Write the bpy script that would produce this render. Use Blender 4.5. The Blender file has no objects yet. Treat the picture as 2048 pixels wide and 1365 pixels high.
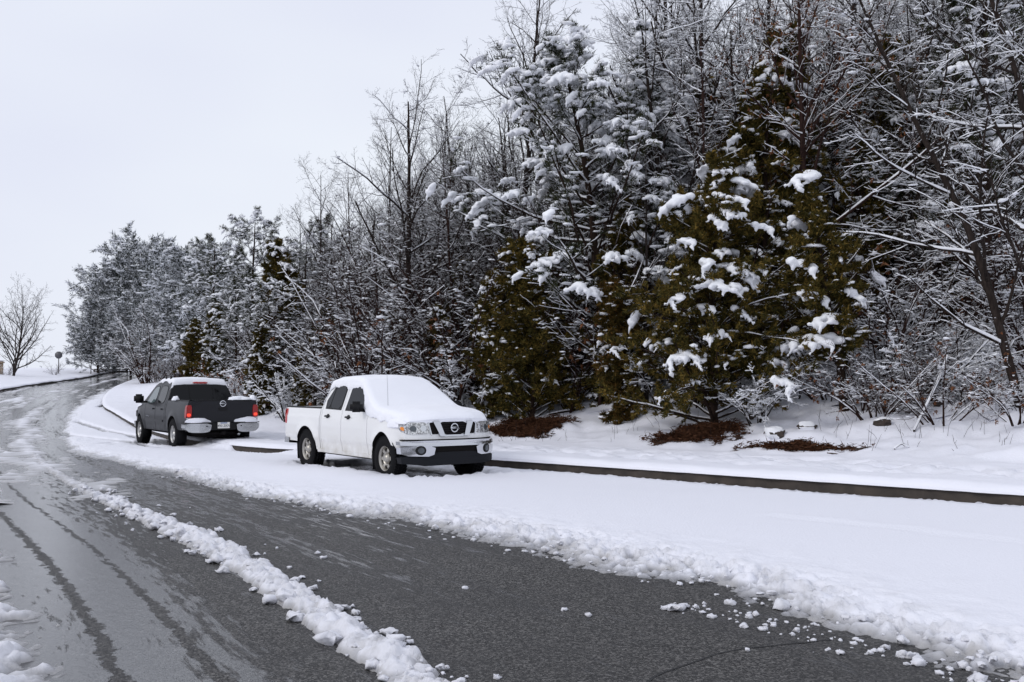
import bpy, bmesh, math, random
import numpy as np
from mathutils import Vector, Matrix

# ------------------------------------------------------------------ camera, sky, sun, exposure
SC = bpy.context.scene
COL = SC.collection
EYE = 1.5
cam_d = bpy.data.cameras.new("camera"); cam = bpy.data.objects.new("camera", cam_d); COL.objects.link(cam)
cam.location = (0, 0, EYE)
cam.rotation_euler = (math.radians(90) + math.atan(92.5 / 1910.0), 0, 0)
cam_d.sensor_width = 36.0; cam_d.lens = 36.0 * 1910.0 / 2048.0
cam_d.clip_start = 0.1; cam_d.clip_end = 6000
SC.camera = cam

SUN_EL, SUN_AZ = math.radians(36), math.radians(-115)      # azimuth from +y towards +x
wd = bpy.data.worlds.new("World"); SC.world = wd; wd.use_nodes = True
nt = wd.node_tree; nt.nodes.clear()
wo = nt.nodes.new("ShaderNodeOutputWorld"); bg = nt.nodes.new("ShaderNodeBackground")
sky = nt.nodes.new("ShaderNodeTexSky"); sky.sky_type = 'NISHITA'; sky.sun_disc = False
sky.sun_elevation = SUN_EL; sky.sun_rotation = SUN_AZ; sky.dust_density = 4.0
tc = nt.nodes.new("ShaderNodeTexCoord")
mp = nt.nodes.new("ShaderNodeMapping"); mp.inputs["Scale"].default_value = (1.0, 1.0, 2.6)
cn = nt.nodes.new("ShaderNodeTexNoise"); cn.inputs["Scale"].default_value = 1.3; cn.inputs["Detail"].default_value = 3
cr = nt.nodes.new("ShaderNodeValToRGB")                      # the even cloud sheet
cr.color_ramp.elements[0].position = 0.36; cr.color_ramp.elements[0].color = (0.715, 0.745, 0.875, 1)
cr.color_ramp.elements[1].position = 0.66; cr.color_ramp.elements[1].color = (0.81, 0.85, 0.925, 1)
sc_ = nt.nodes.new("ShaderNodeVectorMath"); sc_.operation = 'SCALE'; sc_.inputs["Scale"].default_value = 10.2
mx = nt.nodes.new("ShaderNodeMix"); mx.data_type = 'RGBA'; mx.inputs[0].default_value = 0.94
L = nt.links
L.new(tc.outputs["Generated"], mp.inputs["Vector"]); L.new(mp.outputs[0], cn.inputs["Vector"])
L.new(cn.outputs[0], cr.inputs[0]); L.new(cr.outputs[0], sc_.inputs[0])
L.new(sky.outputs[0], mx.inputs["A"]); L.new(sc_.outputs[0], mx.inputs["B"])
L.new(mx.outputs["Result"], bg.inputs[0]); bg.inputs[1].default_value = 0.1
L.new(bg.outputs[0], wo.inputs[0])

sun_d = bpy.data.lights.new("sun", 'SUN'); sun = bpy.data.objects.new("sun", sun_d); COL.objects.link(sun)
sun_d.energy = 0.85; sun_d.angle = math.radians(18); sun_d.color = (1, 0.97, 0.93)
sdir = Vector((math.sin(SUN_AZ) * math.cos(SUN_EL), math.cos(SUN_AZ) * math.cos(SUN_EL), math.sin(SUN_EL)))
sun.rotation_euler = sdir.to_track_quat('Z', 'Y').to_euler(); sun.location = (0, 0, 60)

vs = SC.view_settings
SC.display_settings.display_device = 'sRGB'
vs.view_transform = 'Standard'; vs.look = 'None'; vs.exposure = 0.10; vs.gamma = 1.0; vs.use_curve_mapping = False
SC.render.engine = 'CYCLES'
SC.cycles.max_bounces = 8; SC.cycles.diffuse_bounces = 4; SC.cycles.glossy_bounces = 3
SC.cycles.transparent_max_bounces = 8; SC.cycles.use_denoising = True
SC.cycles.caustics_reflective = False; SC.cycles.caustics_refractive = False

# ------------------------------------------------------------------ helpers
def rngs(s): return np.random.default_rng(s)

def mesh_np(name, V, F, mats=(), smooth=False, mi=None, attrs=None, uv=None):
    """F: list of index arrays (n,3) or (n,4)"""
    me = bpy.data.meshes.new(name)
    V = np.ascontiguousarray(V, dtype=np.float32)
    F = [np.asarray(f, dtype=np.int32) for f in F if len(f)]
    me.vertices.add(len(V)); me.vertices.foreach_set("co", V.ravel())
    idx = np.concatenate([f.ravel() for f in F]); tot = np.concatenate([np.full(len(f), f.shape[1], np.int32) for f in F])
    st = np.concatenate([[0], np.cumsum(tot)[:-1]]).astype(np.int32)
    me.loops.add(len(idx)); me.loops.foreach_set("vertex_index", idx)
    me.polygons.add(len(tot)); me.polygons.foreach_set("loop_start", st)
    if smooth: me.polygons.foreach_set("use_smooth", np.ones(len(tot), bool))
    if mi is not None: me.polygons.foreach_set("material_index", np.asarray(mi, np.int32))
    for m in mats: me.materials.append(m)
    for k, a in (attrs or {}).items():
        at = me.attributes.new(k, 'FLOAT', 'POINT'); at.data.foreach_set("value", np.asarray(a, np.float32))
    if uv is not None:
        ul = me.uv_layers.new(name="UVMap"); ul.data.foreach_set("uv", np.asarray(uv, np.float32)[idx].ravel())
    me.update(calc_edges=True)
    return me

def obj(name, me, parent=None, loc=None):
    o = bpy.data.objects.new(name, me); COL.objects.link(o)
    if parent is not None: o.parent = parent
    if loc is not None: o.location = loc
    return o

def tag(o, label=None, cat=None, group=None, kind=None):
    if label: o["label"] = label
    if cat: o["category"] = cat
    if group: o["group"] = group
    if kind: o["kind"] = kind
    return o

def empty(name, loc, rz=0.0):
    o = bpy.data.objects.new(name, None); COL.objects.link(o); o.location = loc; o.rotation_euler = (0, 0, rz)
    o.empty_display_size = 0.2
    return o

def grid_faces(a, b, wrap=False):
    i = np.arange(a - 1)[:, None]; j = np.arange(b if wrap else b - 1)[None, :]
    jn = (j + 1) % b
    return np.stack([i * b + j, i * b + jn, (i + 1) * b + jn, (i + 1) * b + j], -1).reshape(-1, 4)

def join(parts):
    """parts: list of (V, [F...]) -> V, [F3, F4], part index for each face (3s first)"""
    Vs, F3, F4, n = [], [], [], 0
    for V, F in parts:
        V = np.asarray(V, float).reshape(-1, 3)
        Vs.append(V)
        for f in F:
            f = np.asarray(f)
            if len(f): (F3 if f.shape[1] == 3 else F4).append(f + n)
        n += len(V)
    out = []
    if F3: out.append(np.concatenate(F3))
    if F4: out.append(np.concatenate(F4))
    return np.concatenate(Vs), out

def smooth01(x): x = np.clip(x, 0, 1); return x * x * (3 - 2 * x)

def _h(ix, iy, iz, seed):
    n = (ix.astype(np.int64) * 374761393 + iy.astype(np.int64) * 668265263 + iz.astype(np.int64) * 2147483647 + seed * 144665) & 0xffffffff
    n = ((n ^ (n >> 13)) * 1274126177) & 0xffffffff
    n = (n ^ (n >> 16)) & 0xffffffff
    return n / 4294967295.0

def vnoise(x, y, z=0.0, seed=0):
    x, y, z = np.broadcast_arrays(np.asarray(x, float), np.asarray(y, float), np.asarray(z, float))
    fx, fy, fz = np.floor(x), np.floor(y), np.floor(z)
    ix, iy, iz = fx.astype(np.int64), fy.astype(np.int64), fz.astype(np.int64)
    tx, ty, tz = x - fx, y - fy, z - fz
    tx, ty, tz = tx * tx * (3 - 2 * tx), ty * ty * (3 - 2 * ty), tz * tz * (3 - 2 * tz)
    r = 0
    for dx in (0, 1):
        for dy in (0, 1):
            for dz in (0, 1):
                r = r + _h(ix + dx, iy + dy, iz + dz, seed) * (tx if dx else 1 - tx) * (ty if dy else 1 - ty) * (tz if dz else 1 - tz)
    return r * 2 - 1

def fbm(x, y, z=0.0, seed=0, oct=4, gain=0.5):
    a, s, r = 1.0, 1.0, 0
    for o in range(oct):
        r = r + a * vnoise(np.asarray(x) * s, np.asarray(y) * s, np.asarray(z) * s, seed + o * 17); a *= gain; s *= 2.03
    return r

def catmull(P, n):
    """n samples for each span"""
    P = np.asarray(P, float); Q = np.concatenate([[2 * P[0] - P[1]], P, [2 * P[-1] - P[-2]]])
    out = []
    for i in range(len(P) - 1):
        p0, p1, p2, p3 = Q[i:i + 4]; t = (np.arange(n) / n)[:, None]
        out.append(0.5 * (2 * p1 + (p2 - p0) * t + (2 * p0 - 5 * p1 + 4 * p2 - p3) * t ** 2 + (3 * p1 - p0 - 3 * p2 + p3) * t ** 3))
    return np.concatenate(out + [P[-1:]])

def nearest(X, Y, C):
    """signed distance (positive on the right of the direction of travel) and arc length on polyline C"""
    sh = np.shape(X); X = np.ravel(X).astype(float); Y = np.ravel(Y).astype(float)
    A, B = C[:-1], C[1:]; D = B - A; LL = np.maximum((D ** 2).sum(1), 1e-12); S0 = np.concatenate([[0], np.cumsum(np.sqrt(LL))])
    sd = np.empty(len(X)); ss = np.empty(len(X))
    for a in range(0, len(X), 20000):
        x = X[a:a + 20000, None]; y = Y[a:a + 20000, None]
        t = np.clip(((x - A[:, 0]) * D[:, 0] + (y - A[:, 1]) * D[:, 1]) / LL, 0, 1)
        ex = x - (A[:, 0] + t * D[:, 0]); ey = y - (A[:, 1] + t * D[:, 1])
        d2 = ex * ex + ey * ey; k = d2.argmin(1); r = np.arange(len(k))
        sg = np.sign(D[k, 1] * ex[r, k] - D[k, 0] * ey[r, k])
        sd[a:a + 20000] = np.sqrt(d2[r, k]) * np.where(sg == 0, 1, sg); ss[a:a + 20000] = S0[k] + t[r, k] * np.sqrt(LL[k])
    return sd.reshape(sh), ss.reshape(sh)

def ico(sub):
    bm = bmesh.new(); bmesh.ops.create_icosphere(bm, subdivisions=sub, radius=1.0)
    V = np.array([v.co[:] for v in bm.verts]); F = np.array([[v.index for v in f.verts] for f in bm.faces]); bm.free()
    return V, F
ICO1, ICO2, ICO3 = ico(1), ico(2), ico(3)

# ------------------------------------------------------------------ materials
def mat(name, base=(0.5, 0.5, 0.5), rough=0.6, metal=0.0, spec=0.5, **kw):
    m = bpy.data.materials.new(name); m.use_nodes = True
    b = m.node_tree.nodes["Principled BSDF"]
    b.inputs["Base Color"].default_value = (*base, 1); b.inputs["Roughness"].default_value = rough
    b.inputs["Metallic"].default_value = metal; b.inputs["Specular IOR Level"].default_value = spec
    for k, v in kw.items(): b.inputs[k.replace("_", " ")].default_value = v
    return m

class N:
    """small node helper"""
    def __init__(s, m): s.t = m.node_tree; s.b = s.t.nodes.get("Principled BSDF")
    def n(s, t, **kw):
        x = s.t.nodes.new("ShaderNode" + t)
        for k, v in kw.items():
            if k in x.inputs: x.inputs[k].default_value = v
            else: setattr(x, k, v)
        return x
    def l(s, a, b): s.t.links.new(a, b)
    def noise(s, vec, scale, detail=4, rough=0.55):
        x = s.n("TexNoise"); x.inputs["Scale"].default_value = scale; x.inputs["Detail"].default_value = detail; x.inputs["Roughness"].default_value = rough
        if vec is not None: s.l(vec, x.inputs["Vector"])
        return x.outputs[0]
    def ramp(s, fac, stops):
        x = s.n("ValToRGB"); e = x.color_ramp.elements
        while len(e) < len(stops): e.new(0.5)
        for q, (p, c) in zip(e, stops):
            q.position = p; q.color = (*c, 1) if not np.isscalar(c) else (c, c, c, 1)
        s.l(fac, x.inputs[0]); return x.outputs[0]
    def mix(s, fac, a, b):
        x = s.n("Mix", data_type='RGBA')
        for q, v in ((x.inputs[0], fac), (x.inputs["A"], a), (x.inputs["B"], b)):
            if hasattr(v, "links"): s.l(v, q)
            elif np.isscalar(v): q.default_value = v if q is x.inputs[0] else (v, v, v, 1)
            else: q.default_value = (*v, 1)
        return x.outputs["Result"]
    def math(s, op, a, b=0.0, c=None):
        x = s.n("Math", operation=op)
        for q, v in zip(x.inputs, (a, b, c)):
            if v is None: continue
            if hasattr(v, "links"): s.l(v, q)
            else: q.default_value = v
        return x.outputs[0]
    def mapr(s, v, a, b, c, d):
        x = s.n("MapRange"); s.l(v, x.inputs[0])
        for i, q in enumerate((a, b, c, d)): x.inputs[i + 1].default_value = q
        return x.outputs[0]
    def bump(s, h, strength, dist, prev=None):
        x = s.n("Bump"); x.inputs["Strength"].default_value = strength; x.inputs["Distance"].default_value = dist
        s.l(h, x.inputs["Height"])
        if prev is not None: s.l(prev, x.inputs["Normal"])
        return x.outputs[0]
    def obj(s): return s.n("TexCoord").outputs["Object"]
    def attr(s, name): return s.n("Attribute", attribute_name=name).outputs["Fac"]

def snow_mat(name, base=(0.815, 0.822, 0.885), b1=0.35, sc=30, sss=0.0):
    m = mat(name, base, 0.65, spec=0.25); n = N(m)
    o = n.obj()
    h = n.noise(o, sc, 4); h2 = n.noise(o, sc * 7, 3)
    bmp = n.bump(h, b1, 0.03); bmp = n.bump(h2, b1 * 0.8, 0.006, bmp); n.l(bmp, n.b.inputs["Normal"])
    c = n.ramp(n.noise(o, 0.8, 3), [(0.3, tuple(0.96 * q for q in base)), (0.7, base)]); n.l(c, n.b.inputs["Base Color"])
    if sss:
        n.b.inputs["Subsurface Weight"].default_value = sss; n.b.inputs["Subsurface Radius"].default_value = (0.03, 0.035, 0.045); n.b.inputs["Subsurface Scale"].default_value = 1.0
    return m

M = {}
M["snow"] = snow_mat("snow")
M["snow_tree"] = snow_mat("snow_on_branches", (0.86, 0.87, 0.90), 0.5, 22)
M["snow_car"] = snow_mat("snow_on_vehicle", (0.88, 0.89, 0.94), 0.12, 18)

# snow lying on the road: white where deep, grey and wet where it is thin and driven over
m = M["slush"] = mat("road_snow", (0.8, 0.8, 0.8), 0.5, spec=0.4); n = N(m); o = n.obj()
dp = n.attr("depth"); dirt = n.attr("dirt")
w = n.mix(n.mapr(dp, 0.0, 0.05, 0, 1), (0.17, 0.17, 0.18), (0.815, 0.822, 0.885))
w = n.mix(n.math('MULTIPLY', dirt, n.mapr(n.noise(o, 9, 4), 0.3, 0.7, 0.35, 1.0)), w, (0.40, 0.39, 0.385)); n.l(w, n.b.inputs["Base Color"])
n.l(n.mapr(dp, 0.0, 0.05, 0.22, 0.6), n.b.inputs["Roughness"])
bp = n.bump(n.noise(o, 34, 4), 0.45, 0.02); bp = n.bump(n.noise(o, 170, 3), 0.4, 0.006, bp); n.l(bp, n.b.inputs["Normal"])

# asphalt: dark aggregate, water lying on it in long films
m = M["asphalt"] = mat("asphalt", (0.05, 0.05, 0.052), 0.5, spec=0.30); n = N(m); o = n.obj(); uv = n.n("TexCoord").outputs["UV"]
mpn = n.n("Mapping"); mpn.inputs["Scale"].default_value = (2.6, 0.13, 1); n.l(uv, mpn.inputs[0])
film = n.noise(mpn.outputs[0], 1.0, 5, 0.62)
mp2 = n.n("Mapping"); mp2.inputs["Scale"].default_value = (7.0, 1.0, 1); n.l(uv, mp2.inputs[0])
film2 = n.noise(mp2.outputs[0], 2.2, 5, 0.65)
sx = n.n("SeparateXYZ"); n.l(uv, sx.inputs[0])
lane = n.math('MULTIPLY', n.mapr(sx.outputs[0], -0.45, -1.0, 0, 1), n.mapr(sx.outputs[0], -6.5, -5.0, 0, 1))
farw = n.mapr(sx.outputs[1], 9, 24, 0.0, 0.26)
wet = n.math('ADD', n.math('ADD', n.math('MULTIPLY', film, 0.7), n.math('MULTIPLY', film2, 0.95)), n.math('ADD', n.math('MULTIPLY', lane, 0.30), farw))
trk = n.math('ADD', n.mapr(n.math('ABSOLUTE', n.math('ADD', n.math('ADD', sx.outputs[0], 1.36), n.math('MULTIPLY', n.math('SUBTRACT', n.noise(uv, 5, 6, .75), .5), .26))), 0.015, 0.06, 0.42, 0), n.mapr(n.math('ABSOLUTE', n.math('ADD', n.math('ADD', sx.outputs[0], .92), n.math('MULTIPLY', n.math('SUBTRACT', n.noise(uv, 5, 6, .75), .5), .26))), 0.01, 0.05, 0.36, 0))
wet = n.math('SUBTRACT', wet, trk)
wet = n.mapr(wet, 0.93, 1.03, 0, 1)
ag = n.n("TexVoronoi"); ag.inputs["Scale"].default_value = 95; n.l(o, ag.inputs["Vector"])
agc = n.n("TexVoronoi"); agc.inputs["Scale"].default_value = 85; n.l(o, agc.inputs["Vector"]); agn = n.n("SeparateColor"); n.l(agc.outputs["Color"], agn.inputs[0]); agn = agn.outputs[0]
base = n.ramp(agn, [(0.0, (0.012, 0.0115, 0.0115)), (0.45, (0.035, 0.034, 0.033)), (0.8, (0.11, 0.105, 0.10)), (1.0, (0.19, 0.183, 0.176))])
base = n.mix(n.mapr(n.math('ADD', n.math('MULTIPLY', n.noise(o, 0.7, 4), .5), n.math('MULTIPLY', film, .5)), 0.38, 0.62, 0.0, 0.65), base, (0.040, 0.039, 0.040))
base = n.mix(n.math('MULTIPLY', wet, 0.35), base, (0.045, 0.046, 0.052)); n.l(base, n.b.inputs["Base Color"])
rg = n.mix(wet, n.mapr(film2, 0.3, 0.7, 0.5, 0.7), 0.11); n.l(rg, n.b.inputs["Roughness"]); n.l(n.mapr(wet, 0, 1, 0.30, 0.62), n.b.inputs["Specular IOR Level"])
hb = n.math('MULTIPLY', ag.outputs["Distance"], n.mapr(wet, 0, 1, 1.0, 0.12))
bp = n.bump(hb, 0.55, 0.012)
mp3 = n.n("Mapping"); mp3.inputs["Scale"].default_value = (3, 1.0, 1); n.l(uv, mp3.inputs[0])
bp = n.bump(n.noise(mp3.outputs[0], 3, 4), 0.12, 0.02, bp); n.l(bp, n.b.inputs["Normal"])

m = M["kerb"] = mat("kerb_concrete", (0.12, 0.10, 0.085), 0.8); n = N(m); o = n.obj()
n.l(n.ramp(n.noise(o, 3.5, 6, 0.65), [(0.3, (0.020, 0.016, 0.013)), (0.7, (0.062, 0.048, 0.038))]), n.b.inputs["Base Color"])
n.l(n.bump(n.noise(o, 60, 4), 0.4, 0.01), n.b.inputs["Normal"])

def bark_mat(name, c0, c1, cover=0.55):
    m = mat(name, c1, 0.95, spec=0.08); n = N(m); o = n.obj()
    mpb = n.n("Mapping"); mpb.inputs["Scale"].default_value = (14, 14, 3); n.l(o, mpb.inputs[0])
    bark = n.ramp(n.noise(mpb.outputs[0], 1.5, 5, 0.65), [(0.3, c0), (0.72, c1)])
    g = n.n("NewGeometry"); dt = n.n("VectorMath", operation='DOT_PRODUCT'); n.l(g.outputs["Normal"], dt.inputs[0]); dt.inputs[1].default_value = (-0.42, -0.25, 0.87)
    f = n.math('ADD', dt.outputs["Value"], n.math('MULTIPLY', n.math('SUBTRACT', n.noise(o, 5, 4, 0.6), 0.5), 1.6))
    f = n.mapr(f, cover, cover + 0.12, 0, 1)                  # wind-blown snow stuck to the weather side
    n.l(n.mix(f, bark, (0.84, 0.86, 0.9)), n.b.inputs["Base Color"])
    n.l(n.bump(n.noise(mpb.outputs[0], 3, 4), 0.6, 0.02), n.b.inputs["Normal"])
    return m
M["bark"] = bark_mat("grey_brown_bark", (0.012, 0.009, 0.008), (0.046, 0.035, 0.030), 0.85)
M["bark_red"] = bark_mat("reddish_bark", (0.014, 0.009, 0.007), (0.045, 0.029, 0.022), 0.75)
M["bark_dry"] = bark_mat("bare_twig_bark", (0.02, 0.016, 0.015), (0.06, 0.048, 0.044), 1.3)
M["bark_warm"] = bark_mat("brown_twig_bark", (0.016, 0.009, 0.008), (0.050, 0.028, 0.023), 1.0)

def leaf_mat(name, stops, frost=None):
    m = mat(name, stops[0], 0.85, spec=0.1); n = N(m)
    g = n.n("NewGeometry"); o = n.obj()
    f = n.math('ADD', n.math('MULTIPLY', g.outputs["Random Per Island"], 0.45), n.math('MULTIPLY', n.noise(o, 1.1, 3), 0.6))
    k = len(stops)
    c = n.ramp(f, [(0.25 + 0.5 * i / (k - 1), s) for i, s in enumerate(stops)])
    if frost:
        ff = n.mapr(n.math('ADD', n.math('MULTIPLY', g.outputs["Random Per Island"], 0.5), n.math('MULTIPLY', n.noise(o, 2.0, 3), 0.6)), frost, frost + 0.1, 0, 1)
        c = n.mix(ff, c, (0.78, 0.80, 0.84))                   # needles caked in frozen snow
    n.l(c, n.b.inputs["Base Color"]); return m
M["cedar"] = leaf_mat("cedar_foliage", [(0.017, 0.018, 0.006), (0.062, 0.052, 0.013), (0.16, 0.105, 0.024)])
M["cedar_rust"] = leaf_mat("rusty_cedar_foliage", [(0.022, 0.020, 0.007), (0.075, 0.055, 0.013), (0.15, 0.075, 0.02)])
M["pine"] = leaf_mat("pine_needles", [(0.010, 0.014, 0.008), (0.022, 0.028, 0.012), (0.05, 0.05, 0.02)])
M["pine_far"] = leaf_mat("frosted_pine_needles", [(0.022, 0.027, 0.023), (0.05, 0.058, 0.048), (0.085, 0.095, 0.08)], 0.56)
M["dead"] = leaf_mat("dead_leaves", [(0.06, 0.025, 0.012), (0.13, 0.05, 0.022), (0.17, 0.08, 0.04)])
M["litter"] = leaf_mat("leaf_litter", [(0.022, 0.010, 0.006), (0.055, 0.022, 0.011), (0.09, 0.042, 0.022)])
M["soil"] = mat("dark_soil", (0.035, 0.022, 0.016), 0.95)
n = N(M["soil"]); n.l(n.ramp(n.noise(n.obj(), 18, 5), [(0.3, (0.016, 0.010, 0.007)), (0.7, (0.07, 0.035, 0.02))]), n.b.inputs["Base Color"]); n.l(n.bump(n.noise(n.obj(), 25, 5), 0.8, 0.03), n.b.inputs["Normal"])
M["straw"] = leaf_mat("dry_grass", [(0.12, 0.085, 0.05), (0.22, 0.16, 0.09), (0.30, 0.22, 0.13)])
m = M["rock"] = mat("rock", (0.08, 0.07, 0.06), 0.9); n = N(m); o = n.obj()
n.l(n.ramp(n.noise(o, 9, 5), [(0.3, (0.018, 0.014, 0.012)), (0.7, (0.075, 0.055, 0.045))]), n.b.inputs["Base Color"]); n.l(n.bump(n.noise(o, 14, 5), 0.8, 0.03), n.b.inputs["Normal"])
# ------------------------------------------------------------------ the lie of the land
_ys = np.arange(-300, 4000, 0.25)
_sl = np.interp(_ys, [8, 12, 16, 24, 28, 34, 40, 95, 105, 118, 126], [0, -.010, -.0125, -.0125, -.004, .004, .042, .042, .05, .04, 0])
_hz = np.cumsum(_sl) * 0.25
def hr(y): return np.interp(y, _ys, _hz)

KERB = catmull([(19, -1.3), (14.5, 3.2), (10, 8), (6.31, 11.86), (4.78, 13.4), (2.99, 15.25), (1.3, 17.0), (-.53, 18.9), (-3.2, 21.2), (-5.9, 23.2), (-8.1, 25.9), (-10.9, 30.4), (-15.3, 38.6), (-18.6, 44.8), (-21.6, 50.6), (-26.1, 61.5), (-30.9, 75), (-37.0, 95), (-42.6, 115), (-50, 150)], 24)
EDGE = catmull([(7, -6), (5.0, -.8), (2.42, 4.94), (1.45, 7.1), (.40, 8.5), (-.72, 9.95), (-1.80, 11.25), (-2.80, 12.5), (-3.95, 13.95), (-6.14, 17.3), (-9.27, 21.72), (-12.08, 25.92), (-16.0, 33.8), (-19.3, 41.2), (-22.6, 49.0), (-27.2, 61.5), (-31.7, 75), (-37.6, 95), (-43.1, 115), (-50.4, 150)], 24)
LEFT = catmull([(2, -14), (-2.5, -7), (-6.0, -1), (-7.6, 2), (-8.6, 4), (-9.5, 6), (-10.3, 7.5), (-11.1, 9), (-12.0, 11), (-13.7, 15), (-16.3, 20), (-18.8, 25), (-23.6, 36), (-27.3, 44), (-30.6, 51.5), (-35.0, 63), (-38.9, 76), (-43.3, 95), (-48.0, 115), (-55, 150)], 24)
MID = catmull([(3.0, -2.0), (.9, 2.4), (-.39, 4.94), (-.99, 5.94), (-1.5, 6.84), (-2.54, 8.54), (-4.14, 11.0), (-6.3, 14.3), (-9.2, 19.1), (-12.7, 25.2), (-16.4, 32.0), (-20.9, 41), (-25.4, 51.5), (-31.6, 68.5), (-37.6, 88), (-44.6, 113), (-52, 150)], 24)

def verge_w(yk): return np.interp(yk, [20, 26, 34, 42], [3.7, 3.7, 2.2, 1.2])
def bank_s(yk): return np.interp(yk, [24, 40, 55, 75, 95, 115], [0.33, 0.32, 0.22, 0.11, 0.04, 0.01])
KS = np.concatenate([[0], np.cumsum(np.hypot(*np.diff(KERB, axis=0).T))])
def bank(d, yk):
    e = np.maximum(d - verge_w(yk), 0)
    s = bank_s(yk)
    rise = s * (np.sqrt(e * e + 1.0) - 1.0)
    lim = 11.0 * s / 0.3 + 0.5
    return lim * np.tanh(rise / lim)
KH = 0.20
def ground_z(x, y):
    """height of the snow-covered ground on the wooded side"""
    d, s = nearest(x, y, KERB); yk = np.interp(s, KS, KERB[:, 1])
    z = hr(y) + np.where(d > 0, KH + 0.09 + bank(d, yk), 0.0)
    return z
def gz(x, y): return float(ground_z(np.array([x]), np.array([y]))[0])

# far snow field, one sheet to the horizon
xs = np.concatenate([-np.geomspace(2500, 75, 26), np.linspace(-70, 70, 60), np.geomspace(75, 2500, 26)])
yy = np.concatenate([[-260, -140, -80, -40], np.linspace(-30, 150, 100), np.geomspace(155, 3500, 40)])
X, Y = np.meshgrid(xs, yy); Z = hr(Y) - 0.08 - np.maximum(Y - 126, 0) * 0.004
Z += np.where(Y > 200, fbm(X / 300, Y / 300, 0, 5) * 2, 0)
me = mesh_np("ground", np.stack([X, Y, Z], -1).reshape(-1, 3), [grid_faces(len(yy), len(xs))], [M["snow"]], True)
tag(obj("ground", me), "flat snow field reaching to the horizon", kind="structure")

# road
nc = 31; v = np.linspace(0, 1, nc)[None, :, None]
Lb, Kb = LEFT[:, None, :], KERB[:, None, :]
P = Lb * (1 - v) + Kb * v
PX, PY = P[..., 0], P[..., 1]
off, al = nearest(PX, PY, MID)
Z = hr(PY)
me = mesh_np("road", np.stack([PX, PY, Z], -1).reshape(-1, 3), [grid_faces(len(LEFT), nc)[:, ::-1]], [M["asphalt"]], True, uv=np.stack([off, al], -1).reshape(-1, 2))
tag(obj("road", me), "wet grey asphalt road bending left and climbing away", kind="structure")

# kerb on the wooded side: face, rounded top, top strip
def strip(C, prof, name, matl, label, side=1, every=1):
    C = C[::every]; T = np.gradient(C, axis=0); T /= np.linalg.norm(T, axis=1)[:, None]
    Nn = np.stack([T[:, 1], -T[:, 0]], -1) * side
    pr = np.array(prof)
    XY = C[:, None, :] + Nn[:, None, :] * pr[None, :, :1]
    Z = hr(C[:, 1])[:, None] + pr[None, :, 1]
    V = np.concatenate([XY, Z[..., None]], -1).reshape(-1, 3)
    F = grid_faces(len(C), len(pr))
    return tag(obj(name, mesh_np(name, V, [F if side > 0 else F[:, ::-1]], [matl], True)), label, kind="structure")
strip(KERB, [(0, -.05), (0.01, KH - .03), (0.02, KH - .008), (0.04, KH), (0.2, KH), (0.2, -.05)], "kerb", M["kerb"], "dark concrete kerb along the wooded side of the road")
strip(LEFT, [(0, -.05), (0.01, .12), (0.03, .15), (0.2, .15), (0.2, -.05)], "kerb_left", M["kerb"], "dark concrete kerb on the far side of the road", -1)

# verge and wooded bank
def band(C, dvals, zfun, name, label, matl=M["snow"], side=1, jit=None, kind="structure"):
    T = np.gradient(C, axis=0); T /= np.linalg.norm(T, axis=1)[:, None]
    Nn = np.stack([T[:, 1], -T[:, 0]], -1) * side
    S = np.concatenate([[0], np.cumsum(np.hypot(*np.diff(C, axis=0).T))])[:, None] + 0 * np.asarray(dvals)[None, :]
    D = np.broadcast_to(np.asarray(dvals)[None, :], S.shape)
    E_ = D if jit is None else D + jit(S, D)
    XY = C[:, None, :] + Nn[:, None, :] * E_[..., None]
    Z = zfun(XY[..., 0], XY[..., 1], S, D, np.broadcast_to(C[:, 1][:, None], D.shape))
    F = grid_faces(len(C), len(dvals)); F = F if side > 0 else F[:, ::-1]
    return tag(obj(name, mesh_np(name, np.concatenate([XY, Z[..., None]], -1).reshape(-1, 3), [F], [matl], True)), label, kind=kind)

def resample(C, step):
    """step: function of y giving the spacing"""
    S = np.concatenate([[0], np.cumsum(np.hypot(*np.diff(C, axis=0).T))]); out = [0.0]
    while out[-1] < S[-1]:
        yv = np.interp(out[-1], S, C[:, 1]); xv = np.interp(out[-1], S, C[:, 0]); out.append(out[-1] + step(math.hypot(xv, yv)))
    out = np.minimum(np.array(out), S[-1])[:-1]
    return np.stack([np.interp(out, S, C[:, 0]), np.interp(out, S, C[:, 1])], -1)

def verge_z(X, Y, S, D, YK):
    lip = 0.10 * np.sqrt(np.clip((D + 0.035) / 0.16, 0, 1)) * (1 + 0.10 * fbm(S * 1.3, D, 0, 3))
    edge = -0.012 * (D < -0.02)
    tr = smooth01((D - 0.9) / 0.5) * smooth01((verge_w(YK) + .3 - D) / 0.6)
    tramp = (fbm(X * 2.1, Y * 2.1, 0, 11, 3) * 0.045 - 0.11 * smooth01((vnoise(X * 3.1 + 7, Y * 3.1, 0, 19) - .35) / .25) + fbm(X * 6, Y * 6, 0, 12, 3) * 0.026) * tr * smooth01((46 - YK) / 10) - 0.03 * tr * smooth01((46 - YK) / 10)
    rough = fbm(X * .8, Y * .8, 0, 13, 3) * 0.10 * smooth01((D - 3.3) / 1.5) + fbm(X * 2.4, Y * 2.4, 0, 15, 3) * 0.045 * smooth01((D - 3.6) / 1.5)
    return hr(Y) + KH + lip + edge + tramp + rough + bank(D, YK) + 0.012 * fbm(S * 2.5, D * 4, 0, 7, 3) * np.clip(D / .1, 0, 1) 
dv = np.concatenate([[-0.04, -0.035, -0.02, 0.0, 0.03, 0.07, 0.12, 0.18, 0.26, 0.36], np.arange(0.5, 7.6, 0.085)])
RK = resample(KERB[:-24], lambda r: 0.05 + 0.006 * max(r - 8, 0))
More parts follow.
